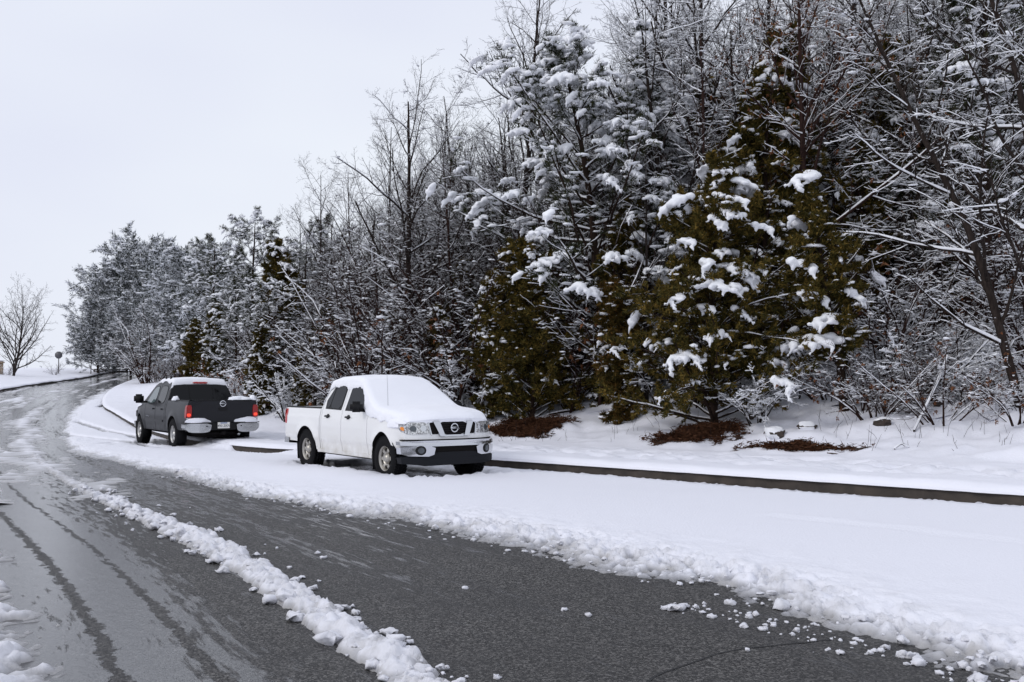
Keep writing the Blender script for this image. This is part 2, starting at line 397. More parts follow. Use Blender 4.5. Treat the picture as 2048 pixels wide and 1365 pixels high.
band(RK, dv, verge_z, "verge", "thick snow over the kerbside verge and footpath, trampled by feet", jit=lambda S, D: 0.022 * fbm(S * 4.0, 0.5, 0, 9, 3) * np.exp(-np.maximum(D, 0) / .2))
def vz(x, y):
    x = np.atleast_1d(np.asarray(x, float)); y = np.atleast_1d(np.asarray(y, float)); d, s_ = nearest(x, y, KERB); yk = np.interp(s_, KS, KERB[:, 1])
    return verge_z(x, y, s_, d, yk)
def hit(px, py):
    t = np.arange(8, 60, .05); x = (px - 1024) / 1910 * t; z = EYE + (775 - py) / 1910 * t; g_ = vz(x, t); i = int(np.argmax(z < g_)); return x[i], t[i]

gx, gy = np.meshgrid(np.concatenate([np.arange(-50, 40, .8), np.arange(40, 120, 3)]), np.concatenate([np.arange(-20, 70, .8), np.arange(70, 190, 3)]))
gd, _s = nearest(gx, gy, KERB); gk = np.interp(_s, KS, KERB[:, 1])
gzz = hr(gy) + KH + 0.07 + bank(gd, gk) + fbm(gx * .5, gy * .5, 0, 21, 4) * 0.10 * np.clip((gd - 7.2) / 1.5, 0, 1)
gf = grid_faces(*gx.shape); gf = gf[(gd.ravel()[gf] > 6.6).all(1)]
tag(obj("hillside", mesh_np("hillside", np.stack([gx, gy, gzz], -1).reshape(-1, 3), [gf], [M["snow"]], True)), "snow-covered wooded slope rising behind the verge", kind="structure")
band(resample(LEFT, lambda r: 0.25 + 0.01 * r), np.concatenate([[-0.03, 0, 0.05, 0.12, 0.25, 0.5], np.geomspace(0.8, 45, 26)]), lambda X, Y, S, D, YK: hr(Y) + 0.14 + 0.12 * np.clip((D + .03) / .2, 0, 1) ** .5 + 0.25 * smooth01((D - 1) / 6) + 0.05 * fbm(X * .6, Y * .6, 0, 31) - 0.35 * smooth01((D - 12) / 30), "verge_left", "smooth snow bank on the far side of the road", side=-1)

# ------------------------------------------------------------------ truck poses (needed for the bare patches under them)
TRUCK_W = dict(o=(-3.31, 19.42), a=math.atan2(-.809, .588))
TRUCK_G = dict(o=(-8.41, 26.57), a=math.radians(125))
def to_local(X, Y, T):
    c, s = math.cos(T["a"]), math.sin(T["a"]); dx, dy = X - T["o"][0], Y - T["o"][1]
    return dx * c + dy * s, -dx * s + dy * c

# snow lying on the parking lane between the driven lane and the kerb
def lane_mesh():
    tt = np.linspace(0, 1, len(EDGE))
    # sample positions along the lane: dense near the camera
    S = np.concatenate([[0], np.cumsum(np.hypot(*np.diff(EDGE, axis=0).T))]); r = np.hypot(EDGE[:, 0], EDGE[:, 1])
    out = [0.0]
    while out[-1] < S[-1] - 40:
        rv = np.interp(out[-1], S, r); out.append(out[-1] + (0.026 if 4 < rv < 11 else 0.036 + 0.0045 * max(rv - 9, 0)))
    t = np.interp(np.array(out), S, tt)
    B = np.stack([np.interp(t, tt, EDGE[:, i]) for i in (0, 1)], -1); K = np.stack([np.interp(t, tt, KERB[:, i]) for i in (0, 1)], -1)
    W = np.linalg.norm(K - B, axis=1)[:, None]
    m0 = np.concatenate([np.arange(-0.5, 1.4, 0.027)])              # metres from the edge, fine
    fr = np.linspace(0, 1, 44)[1:]
    wm = np.minimum(m0[None, :], W * 0.55)
    wr = wm[:, -1:] + (W - 0.004 - wm[:, -1:]) * fr[None, :]
    D = np.concatenate([wm, wr], 1)
    U = (K - B) / W
    X = B[:, :1] + U[:, :1] * D; Y = B[:, 1:] + U[:, 1:] * D
    a = np.array(out)[:, None] + 0 * D
    rr = np.hypot(X, Y)
    n1 = fbm(a * 0.9, D * 1.2, 0, 41, 4); n2 = fbm(X * 5, Y * 5, 0, 42, 4); n3 = fbm(X * 16, Y * 16, 0, 43, 3)
    lump = np.minimum(np.abs(fbm(X * 8 + .3 * n2, Y * 8, 0, 44, 2)) * 2.0, 1.2); lump2 = np.minimum(np.abs(vnoise(X * 20, Y * 20, 0, 45)) * 2.2, 1.1)
    e = D - 0.10 - 0.20 * n1 - 0.10 * n2 - 0.05 * n3
    h = 0.090 * smooth01(e / 0.85) ** 0.85 + 0.012 * np.clip(e / 0.2, -1, 0.4)
    rim = np.exp(-((e - 0.30) / 0.34) ** 2)
    fine = smooth01((24 - rr) / 8)
    h += rim * (0.052 * (lump - 0.5) + 0.032 * (lump2 - 0.5)) * (0.35 + 0.65 * fine)
    h += (0.010 * n2 * np.exp(-np.abs(e - .7) / .9) + 0.0035 * n3 * np.exp(-np.abs(e - .7) / 1.0)) * (e > 0)
    h += 0.016 * fbm(X * .35, Y * .35, 0, 46, 3) * (e > .5)
    toK = W - D
    h -= 0.045 * (1 - smooth01(toK / 0.8)) * (e > 0) - 0.02 * np.clip(n3, 0, 1) * (toK < .5)
    heap = smooth01((Y - 20.0) / .8) * smooth01((22.7 - Y) / .5) + smooth01((Y - 24.4) / .4) * smooth01((26.6 - Y) / .5)   # snow drifted up against the kerb
    h += 0.17 * heap * (1 - smooth01(toK / 0.75)) * (1 + .25 * n2)
    # an old half-buried wheel track
    tr = catmull([(2.9, 10.6), (3.5, 10.05), (4.05, 9.3), (4.55, 8.85), (5.1, 8.35), (6.2, 7.2), (8.5, 5)], 12)
    dt, st = nearest(X, Y, tr)
    wob = 0.05 * np.sin(st * 3.1) + 0.03 * np.sin(st * 7.7)
    h -= 0.022 * np.exp(-((dt - wob) / 0.07) ** 2); h += 0.012 * np.exp(-((dt - wob + 0.18) / 0.10) ** 2)
    h -= 0.07 * np.exp(-((dt - wob) / 0.035) ** 2) * smooth01((st - 2.9) / .4)
    # wheel tracks swinging in to the grey pickup
    for C, ww in (([(-18.6, 40.9), (-16.9, 38.4), (-15.2, 35.8), (-13.6, 33.6), (-12.3, 31.4), (-10.6, 28.2)], .20), ([(-16.5, 35.0), (-14.9, 32.6), (-13.4, 30.9), (-11.9, 29.4), (-10.4, 27.0), (-9.6, 25.9)], .20), ([(-21.9, 50.5), (-23.0, 54.5), (-25.2, 60.2)], .12)):
        dt, st = nearest(X, Y, catmull(C, 10)); h -= (0.105 + .03 * n2) * np.exp(-((dt + .08 * n1) / ww) ** 4)
    br = smooth01((Y - 24.5) / 2) * smooth01((31.5 - Y) / 2) * smooth01((1.9 - np.abs(e - 1.6)) / 1)
    h -= br * np.clip(fbm(X * 1.7, Y * 1.7, 0, 52, 4) * 0.10, 0, .09)
    # no snow fell under the parked trucks
    lx, ly = to_local(X, Y, TRUCK_W)
    box = np.minimum(np.minimum(lx + 0.55, 4.02 - lx), np.minimum(ly + 0.80, 1.02 - ly)) + 0.10 * n2 + 0.05 * n3
    h = np.where(box > -0.25, h + (-0.02 - h) * smooth01((box + 0.10) / 0.16) + 0.022 * np.exp(-((box + 0.14) / 0.07) ** 2) * (1 + 1.2 * n3), h)
    lx, ly = to_local(X, Y, TRUCK_G)
    box = np.minimum(np.minimum(lx + 0.35, 4.3 - lx), np.minimum(ly + 1.2, 0.98 - ly)) + 0.12 * n2 + 0.06 * n3
    h = np.where(box > -0.3, h + (-0.02 - h) * smooth01((box + 0.10) / 0.2), h)
    h = np.where(h < 0, h * 0.5 - 0.002, h)
    Z = hr(Y) + np.maximum(h, -0.03) + 0.001
    dirt = np.clip(0.95 * np.exp(-np.maximum(e - .12, 0) / 0.30) * (0.6 + 0.6 * n2), 0, 1)
    V = np.stack([X, Y, Z], -1).reshape(-1, 3); F = grid_faces(len(t), D.shape[1])
    hv = h.ravel(); F = F[(hv[F] > -0.004).any(1)]
    return mesh_np("snow_cover", V, [F], [M["slush"]], True, attrs={"depth": np.clip(hv, 0, 1), "dirt": dirt.ravel()})
tag(obj("snow_cover", lane_mesh()), "unbroken white snow sheet over the parking lane beside the kerb", "snow", kind="stuff")

# slush thrown up in ridges along the driven lane, keyed to the lane line
def slush_mesh(s0, s1, o0, o1, step, seed, hfun):
    MS = np.concatenate([[0], np.cumsum(np.hypot(*np.diff(MID, axis=0).T))])
    s = np.arange(s0, s1, step); o = np.arange(o0, o1, min(step, 0.2))
    C = np.stack([np.interp(s, MS, MID[:, i]) for i in (0, 1)], -1); T = np.gradient(C, axis=0); T /= np.linalg.norm(T, axis=1)[:, None]
    Nn = np.stack([T[:, 1], -T[:, 0]], -1)
    X = C[:, None, 0] + Nn[:, None, 0] * o; Y = C[:, None, 1] + Nn[:, None, 1] * o
    S = s[:, None] + 0 * X; O = o[None, :] + 0 * X
    h, dirt = hfun(X, Y, S, O)
    hv = np.where(h < 0, h * 0.4 - 0.002, h)
    V = np.stack([X, Y, hr(Y) + np.maximum(hv, -.03) + 0.001], -1).reshape(-1, 3); F = grid_faces(len(s), len(o))[:, ::-1]
    hv = hv.ravel(); F = F[(hv[F] > -0.004).any(1)]
    F = F[:, ::-1]
    return mesh_np("slush", V, [F], [M["slush"]], True, attrs={"depth": np.clip(hv * 1.15, 0, 1), "dirt": np.clip(dirt, 0, 1).ravel()})
def ridge(X, Y, S, O):
    n1 = fbm(S * .55, 0.3, 0, 61, 3); n2 = fbm(X * 6, Y * 6, 0, 62, 4); n3 = fbm(X * 17, Y * 17, 0, 63, 3)
    lump = np.minimum(np.abs(fbm(X * 7.5 + .3 * n2, Y * 7.5, 0, 64, 2)) * 2.0, 1.25); lump2 = np.minimum(np.abs(vnoise(X * 19 + .5 * n3, Y * 19, 0, 65)) * 2.2, 1.1)
    wdt = (0.17 + 0.05 * n1) * np.interp(S, [6, 9, 16, 20, 24], [.88, 0.85, 0.75, 0.6, 0.5])
    c = 0.04 * n1 - 0.07 * smooth01((11 - S) / 4)
    e = 1 - ((O - c) / wdt) ** 2 * 0.8 + 0.9 * n2 * .6
    h = 0.068 * np.clip(e, 0, 1.6) ** .6 * (0.42 + 0.62 * lump) + 0.030 * (lump2 - .5) * np.clip(e * 2, 0, 1) - 0.03 * (e < 0)
    h *= np.where(h > 0, np.interp(S, [6, 10, 16.5, 18.5, 22], [1.0, 0.95, 0.8, .5, .45]), 1)
    return h, 0.34 + 0.75 * np.exp(-np.maximum(h, 0) / .03) + .25 * n3
def leftbank(X, Y, S, O):
    n1 = fbm(S * .5, 0.3, 0, 71, 3); n2 = fbm(X * 5, Y * 5, 0, 72, 4); n3 = fbm(X * 15, Y * 15, 0, 73, 3)
    lump = np.minimum(np.abs(fbm(X * 4.5, Y * 4.5, 0, 74, 3)) * 2.0, 1.2)
    e = -(O + 1.64 + .12 * n1 + 0.02 * (S - 7)) + 0.18 * n2 + .05 * n3
    h = 0.07 * smooth01(e / 0.35) * (0.55 + 0.7 * (lump - .3)) + .01 * n3 + np.clip(e, -.04, 0)
    h -= 0.05 * smooth01((-O - 3.0) / .6) * (1 + n2)
    return h, 0.35 + 0.4 * np.exp(-np.maximum(e, 0) / .1)
def streaks(X, Y, S, O):
    n2 = fbm(O * 1.7, S * .16, 0, 82, 4, .55); n3 = fbm(X * 3, Y * 3, 0, 83, 3); n4 = fbm(O * 4, S * .5, 0, 84, 4)
    den = np.interp(S, [18, 22, 30, 44, 60, 90, 130], [-.25, -.04, .06, .02, -.08, -.10, -.05])
    ridge = 0.35 * np.exp(-((O - 0.1) / .28) ** 2) + 0.3 * np.exp(-((O + 1.5) / .5) ** 2) + 0.45 * smooth01((-O - 3.2) / 1.5) - 0.42 * np.exp(-((O - 1.15) / .62) ** 2) - 0.3 * np.exp(-((O + .75) / .4) ** 2)
    ridge -= 0.5 * np.exp(-((O - 1.9) / .9) ** 2) * smooth01((40 - S) / 10)
    f = n2 * .6 + n3 * .25 + n4 * .35 + den + ridge - 0.12
    h = 0.055 * np.clip(f, -0.5, 1.0) + 0.015 * n3 * (f > 0)
    return h, 0.35 + 0.5 * np.exp(-np.maximum(f, 0) / .15)
for a in ((5.5, 30, -0.65, 1.0, 0.02, ridge, "long ridge of lumpy slush running between the two wheel paths"),
          (4.5, 17, -3.4, -1.1, 0.025, leftbank, "bank of grey slush beside the nearest wheel path at the picture edge"),
          (17.5, 140, -5.6, 3.0, 0.12, streaks, "churned slush streaks across the bend of the road")):
    tag(obj("slush", slush_mesh(*a[:5], 1, a[5])), a[6], "slush", kind="stuff")

# loose lumps of slush scattered on the asphalt
def lumps():
    rg = rngs(5); parts = []
    def add(x, y, r, dz=0.0):
        V = ICO2[0] * r * rg.uniform(.7, 1.3, 3) * (1, 1, .62); V = V + 0.45 * r * np.stack([vnoise(ICO2[0][:, 0] * 1.7 + x * 31, ICO2[0][:, 1] * 1.7 + y * 17, ICO2[0][:, 2] * 1.7, k) for k in (1, 2, 3)], -1)
        V = V + 0.2 * r * np.stack([vnoise(ICO2[0][:, 0] * 4 + x * 31, ICO2[0][:, 1] * 4 + y * 17, ICO2[0][:, 2] * 4, k) for k in (4, 5, 6)], -1)
        parts.append((V + (x, y, hr(y) + r * .32 + dz), [ICO2[1]]))
    MS = np.concatenate([[0], np.cumsum(np.hypot(*np.diff(MID, axis=0).T))])
    for k in range(430):                                          # on and beside the ridge
        s = 5.6 + 13.5 * rg.random() ** 1.5; o = rg.normal(-0.03, 0.12) if k % 5 else 0.08 + rg.exponential(.13)
        c = [np.interp(s, MS, MID[:, i]) for i in (0, 1)]; c2 = [np.interp(s + .1, MS, MID[:, i]) for i in (0, 1)]
        t = np.array(c2) - c; t /= np.linalg.norm(t)
        r = min(rg.lognormal(-3.75, .5), .065) * (1 if abs(o - .1) < .35 else .7)
        add(c[0] + t[1] * o, c[1] - t[0] * o, r, 0.04 * math.exp(-((o + .03) / .15) ** 2))
    SE = np.concatenate([[0], np.cumsum(np.hypot(*np.diff(EDGE, axis=0).T))])
    for k in range(300):                                          # along the melting edge of the snow sheet
        y0 = 4.6 + 13 * rg.random() ** 1.9; i = int(np.argmin(np.abs(EDGE[:, 1] - y0))); t = EDGE[i + 1] - EDGE[i - 1]; t = t / np.linalg.norm(t)
        o = rg.normal(0.16, .14) if k % 3 else -rg.exponential(.17)
        q = EDGE[i] + np.array([t[1], -t[0]]) * o + t * rg.normal(0, .1)
        r = min(rg.lognormal(-4.05, .5), .05) * (1 if o > -.05 else .7)
        add(q[0], q[1], r, max(0, min(o, .3)) * .14)
    for x, y, r in ((1.1, 6.5, .05), (1.16, 6.58, .04), (1.04, 6.53, .03), (1.3, 6.3, .028), (1.45, 6.05, .03), (1.55, 5.98, .026), (1.75, 5.95, .025), (2.2, 5.25, .032), (.35, 6.5, .02), (.5, 6.35, .024), (-.35, 7.2, .02)): add(x, y, r)
    for k in range(70):
        q = np.array([1.15, 6.65]) + np.array([1.35, -1.8]) * rg.random() + rg.normal(0, .09, 2); add(q[0], q[1], min(rg.lognormal(-4.5, .4), .03))
    V, F = join(parts)
    return mesh_np("slush_lumps", V, F, [M["slush"]], True, attrs={"depth": np.full(len(V), .05), "dirt": np.full(len(V), .38)})
tag(obj("slush_lumps", lumps()), "loose lumps of slush scattered over the wet asphalt", "slush", kind="stuff")
# crack sealed in the asphalt
ck = catmull([(.55, 4.6), (.72, 5.0), (.98, 5.28), (1.22, 5.5), (1.5, 5.62), (1.9, 5.75)], 14); ck = ck + 0.012 * fbm(np.arange(len(ck)) * .7, .2, 0, 3)[:, None]
strip(ck, [(-.008, .0025), (0, .0035), (.008, .0025)], "road_crack", mat("crack_tar", (.012, .012, .013), .5), "thin dark crack wandering across the near asphalt")
# ------------------------------------------------------------------ trees
UP = np.array([0, 0, 1.0])
def unit(v): return v / np.maximum(np.linalg.norm(v, axis=-1, keepdims=True), 1e-9)

def tubes(P, R, m):
    """P (N,k,3) polylines, R (N,k) radii -> open tubes with m sides"""
    N_, k, _ = P.shape
    T = np.empty_like(P); T[:, 1:-1] = P[:, 2:] - P[:, :-2]; T[:, 0] = P[:, 1] - P[:, 0]; T[:, -1] = P[:, -1] - P[:, -2]; T = unit(T)
    ref = np.where(np.abs(T[:, :1, 2:3]) > 0.85, np.array([1.0, 0, 0]), UP); A = unit(np.cross(T, ref)); B = np.cross(T, A)
    ang = np.arange(m) * 2 * math.pi / m
    V = P[:, :, None, :] + R[:, :, None, None] * (A[:, :, None, :] * np.cos(ang)[:, None] + B[:, :, None, :] * np.sin(ang)[:, None])
    f = grid_faces(k, m, True)
    F = (f[None] + (np.arange(N_) * k * m)[:, None, None]).reshape(-1, 4)
    return V.reshape(-1, 3), [F]

def spawn(rg, P, R, Ln, c, t0, t1, ang, angsd, lr, k, trop=0.0, wig=0.12, rr=0.55, prof=None, rmin=0.0025, tpow=1.0):
    """c children on each parent polyline"""
    N_, kp, _ = P.shape
    t = t0 + (t1 - t0) * ((np.arange(c)[None, :] + rg.random((N_, c))) / c) ** tpow
    fi = t * (kp - 1); i = np.minimum(fi.astype(int), kp - 2); u = (fi - i)[..., None]; n_ = np.arange(N_)[:, None]
    base = P[n_, i] * (1 - u) + P[n_, i + 1] * u; tang = unit(P[n_, i + 1] - P[n_, i])
    rb = R[n_, i] * (1 - u[..., 0]) + R[n_, i + 1] * u[..., 0]
    ref = np.where(np.abs(tang[..., 2:3]) > 0.9, np.array([1.0, 0, 0]), UP); A = unit(np.cross(tang, ref)); B = np.cross(tang, A)
    az = (np.arange(c) * 2.4)[None, :] + rg.random((N_, 1)) * 6.28 + rg.normal(0, .5, (N_, c))
    a = rg.normal(ang, angsd, (N_, c)); a = np.clip(a, .1, 1.9)
    D = tang * np.cos(a)[..., None] + (A * np.cos(az)[..., None] + B * np.sin(az)[..., None]) * np.sin(a)[..., None]
    pf = prof(t) if prof else (1 - 0.55 * t)
    L_ = Ln[:, None] * lr * pf * rg.uniform(.65, 1.25, (N_, c))
    M_ = N_ * c; D = D.reshape(M_, 3); base = base.reshape(M_, 3); L_ = L_.reshape(M_); rb = rb.reshape(M_)
    Q = np.empty((M_, k, 3)); Q[:, 0] = base; st = (L_ / (k - 1))[:, None]
    for j in range(1, k):
        D = unit(D + trop * UP / (k - 1) + rg.normal(0, wig, (M_, 3))); Q[:, j] = Q[:, j - 1] + D * st
    r0 = np.maximum(rb * rr * rg.uniform(.75, 1.1, M_), rmin)
    Rr = r0[:, None] * np.linspace(1, .35, k)[None, :]
    return Q, Rr, L_

def trunk_poly(rg, pts, r0, k=14, wig=0.03):
    C = catmull(np.asarray(pts, float), 10); S = np.concatenate([[0], np.cumsum(np.linalg.norm(np.diff(C, axis=0), axis=1))])
    s = np.linspace(0, S[-1], k); P = np.stack([np.interp(s, S, C[:, i]) for i in range(3)], -1)
    P[1:, :2] += np.cumsum(rg.normal(0, wig, (k - 1, 2)), 0) * .5
    R = r0 * np.linspace(1, .12, k) ** 0.85; R[0] *= 1.35
    return P[None], R[None], np.array([S[-1]])

def snow_on(rg, P, R, frac=0.8, add=0.008, mul=0.75, mx=0.06, steep=0.86):
    """a ragged ridge of snow lying on the upper side of each branch"""
    k = P.shape[1]; T = unit(np.gradient(P, axis=1)); fl = np.clip((steep - np.abs(T[..., 2])) / .35, 0, 1)
    keep = (rg.random(len(P)) < frac) & (fl.mean(1) > .12)
    P, R, fl = P[keep], R[keep], fl[keep]
    r = np.minimum((R * mul + add) * rg.uniform(.55, 1.35, R.shape), mx) * fl
    Q = P.copy(); Q[..., 2] += R * 0.55 + r * .55
    return Q, np.maximum(r, 0.0005)

def lumps_at(rg, p, s, flat=0.6, tmpl=None, jit=.25, az=None, el=1.0):
    V0, F0 = tmpl or ICO1
    n_ = len(p); a = rg.random(n_) * 6.28 if az is None else az; c, s_ = np.cos(a), np.sin(a)
    sc3 = s[:, None] * rg.uniform(.7, 1.35, (n_, 3)) * np.array([el, 1, flat])
    V = V0[None] * (1 + rg.normal(0, jit, (n_, len(V0), 1)).clip(-.45, .5)) * sc3[:, None, :]
    V = np.stack([V[..., 0] * c[:, None] - V[..., 1] * s_[:, None], V[..., 0] * s_[:, None] + V[..., 1] * c[:, None], V[..., 2]], -1) + p[:, None, :]
    F = (F0[None] + (np.arange(n_) * len(V0))[:, None, None]).reshape(-1, 3)
    return V.reshape(-1, 3), [F]

def blades(rg, p, d, q, ln, wd, spread, droop=0.0, grow=1.0):
    """q slim leaf faces round each point p, leaning along d"""
    n_ = len(p); D = unit(d[:, None, :] + rg.normal(0, spread, (n_, q, 3)) + np.array([0, 0, -droop]))
    L_ = ln * rg.uniform(.6, 1.25, (n_, q, 1)); S = unit(np.cross(D, rg.normal(0, 1, (n_, q, 3)))) * wd * rg.uniform(.7, 1.3, (n_, q, 1))
    b = p[:, None, :] + rg.normal(0, .25 * ln * grow, (n_, q, 3))
    V = np.stack([b - S, b + S, b + D * L_], 2)
    F = np.arange(n_ * q * 3).reshape(-1, 3)
    return V.reshape(-1, 3), [F]

# big draped snow loads: overlapping lumps fused into one skin
def fused(seed, n_=12, length=.55, droop=.5, vox=.021, tri=760):
    rg = rngs(seed); parts = []
    for i in range(n_):
        u = rg.random(); x = u * length; y = rg.normal(0, .13) * (1 - .35 * u); z = -droop * (u ** 2) * length - abs(y) * .35
        r = rg.uniform(.035, .095) * (1.1 - .4 * u)
        parts.append((ICO2[0] * (r * 1.1, r, r * .72) + (x, y, z), [ICO2[1]]))
        if rg.random() < .75:                                      # a finger hanging off the rim
            for q in range(3): parts.append((ICO1[0] * r * (.5 - .1 * q) + (x + .03 * q + rg.normal(0, .02), y * 1.25 + rg.normal(0, .03), z - .05 * (q + 1)), [ICO1[1]]))
    V, F = join(parts); me = mesh_np("tmp", V, F); o = bpy.data.objects.new("tmp", me); COL.objects.link(o)
    mr = o.modifiers.new("r", 'REMESH'); mr.mode = 'VOXEL'; mr.voxel_size = vox
    sm = o.modifiers.new("s", 'SMOOTH'); sm.iterations = 1; sm.factor = .5
    dc = o.modifiers.new("d", 'DECIMATE'); dg = bpy.context.evaluated_depsgraph_get(); dg.update()
    n0 = len(o.evaluated_get(dg).data.polygons); dc.ratio = min(1, tri / max(n0 * 2, 1) * 2 if n0 else 1)
    dc.ratio = min(1.0, tri / max(len(o.evaluated_get(dg).data.polygons), 1)) if False else min(1.0, tri / (2.0 * n0))
    dg.update(); ev = o.evaluated_get(dg); m2 = ev.to_mesh(); m2.calc_loop_triangles()
    V = np.array([v.co[:] for v in m2.vertices]); F = np.array([t.vertices[:] for t in m2.loop_triangles])
    comp = np.arange(len(V))                                        # keep the largest piece only
    for _ in range(60):
        lo_ = comp[F].min(1); np.minimum.at(comp, F.ravel(), np.repeat(lo_, 3))
    best = np.bincount(comp).argmax(); F = F[comp[F[:, 0]] == best]; u_, inv = np.unique(F, return_inverse=True); V = V[u_]; F = inv.reshape(-1, 3)
    V = V + .012 * np.stack([fbm(V[:, 0] * 17, V[:, 1] * 17, V[:, 2] * 17, seed + k * 9, 2) for k in (0, 1, 2)], -1)
    ev.to_mesh_clear(); bpy.data.objects.remove(o); bpy.data.meshes.remove(me)
    return V, F
LOADS = [fused(100 + i, 15 + i % 5 * 3, .42 + .07 * (i % 4), .35 + .28 * (i % 4)) for i in range(10)]
def loads_at(rg, p, az, s):
    parts = []
    for q, a, k in zip(p, az, s):
        V, F = LOADS[rg.integers(len(LOADS))]; c, s_ = math.cos(a), math.sin(a); V = V * k * rg.uniform(.85, 1.2, 3)
        parts.append((np.stack([V[:, 0] * c - V[:, 1] * s_, V[:, 0] * s_ + V[:, 1] * c, V[:, 2]], -1) + q, [F]))
    return join(parts)

LOAD_ME = []
def load_parts(rg, p, az, s):
    if not LOAD_ME: LOAD_ME.extend(mesh_np("snow_clump", V, [F], [M["snow_tree"]], True) for V, F in LOADS)
    return [("snow_clump", LOAD_ME[rg.integers(len(LOADS))], Matrix.LocRotScale(Vector(q), Matrix.Rotation(a, 3, 'Z').to_quaternion(), Vector(k * rg.uniform(.85, 1.2, 3)))) for q, a, k in zip(p, az, s)]
def make_tree(parts):
    """parts: list of (part name, [(V,F)...], material, smooth) -> list of (name, mesh)"""
    out = []
    for nm, lst, mt, smo in parts:
        lst = [q for q in lst if len(q[0])]
        if lst:
            V, F = join(lst); out.append((nm, mesh_np(nm, V, F, [M[mt]], smo)))
    return out

def bare(seed, H=10, r0=.12, pts=None, c=(16, 8, 6), a0=.30, lean=(0, 0), ang=.75, trop=.35, snow=.8, bark="bark", lr=(.42, .5, .5), wig=.10, dead=0, twr=.0032, sadd=.007, twigs=2, add2=None):
    rg = rngs(seed)
    if pts is None: pts = [(0, 0, -.3), (lean[0] * .3, lean[1] * .3, H * .35), (lean[0] * .7, lean[1] * .7, H * .7), (lean[0], lean[1], H)]
    P0, R0, L0 = trunk_poly(rg, pts, r0, 16)
    P1, R1, L1 = spawn(rg, P0, R0, L0, c[0], a0, .97, ang, .2, lr[0], 9, trop, wig, .55)
    P2, R2, L2 = spawn(rg, P1, R1, L1, c[1], .18, .97, .75, .22, lr[1], 6, trop * .5, wig * 1.3, .55)
    P3, R3, L3 = spawn(rg, P2, R2, L2, c[2], .15, .98, .75, .25, lr[2], 4, trop * .3, wig * 1.5, .6, rmin=twr)
    lim = [tubes(P0, R0, 9), tubes(P1, R1, 6)]; tw = [tubes(P2, R2, 4), tubes(P3, R3, 3)]
    sn = []
    if snow:
        sn = [tubes(*snow_on(rg, P1, R1, snow, .010, .8, .05), 5), tubes(*snow_on(rg, P2, R2, snow, sadd * 1.15, .8, .04), 4), tubes(*snow_on(rg, P3, R3, snow * .9, sadd, .8, .03), 3)]
    if twigs:
        P4, R4, L4 = spawn(rg, P3, R3, L3, twigs, .3, .95, .7, .25, .55, 2, 0, .15, .7, rmin=twr * .85)
        tw.append(tubes(P4, R4, 3))
        if snow: sn.append(tubes(*snow_on(rg, P4, R4, snow * .75, sadd * .85, .8, .03), 3))
    if snow:                                                        # handfuls of snow caught in forks
        J = np.concatenate([P2[:, 0], P3[::2, 0]]); dj = np.concatenate([P2[:, 1] - P2[:, 0], P3[::2, 1] - P3[::2, 0]]); kj = rg.random(len(J)) < .2 * snow; J, dj = J[kj] + dj[kj] * .5, dj[kj]
        sn.append(lumps_at(rg, J + (0, 0, .02), rg.uniform(.015, .045, len(J)), .55, None, .25, np.arctan2(dj[:, 1], dj[:, 0]), 2.4))
    pl = [("trunk", lim, bark, True), ("twigs", tw, bark, False), ("snow", sn, "snow_tree", True)]
    if dead:
        E_ = P3[:, -1]; E_ = E_[rg.random(len(E_)) < dead]; pl.append(("leaves", [blades(rg, E_, np.tile([0, 0, -.6], (len(E_), 1)), 4, .09, .022, .6)], "dead", False))
    return make_tree(pl)

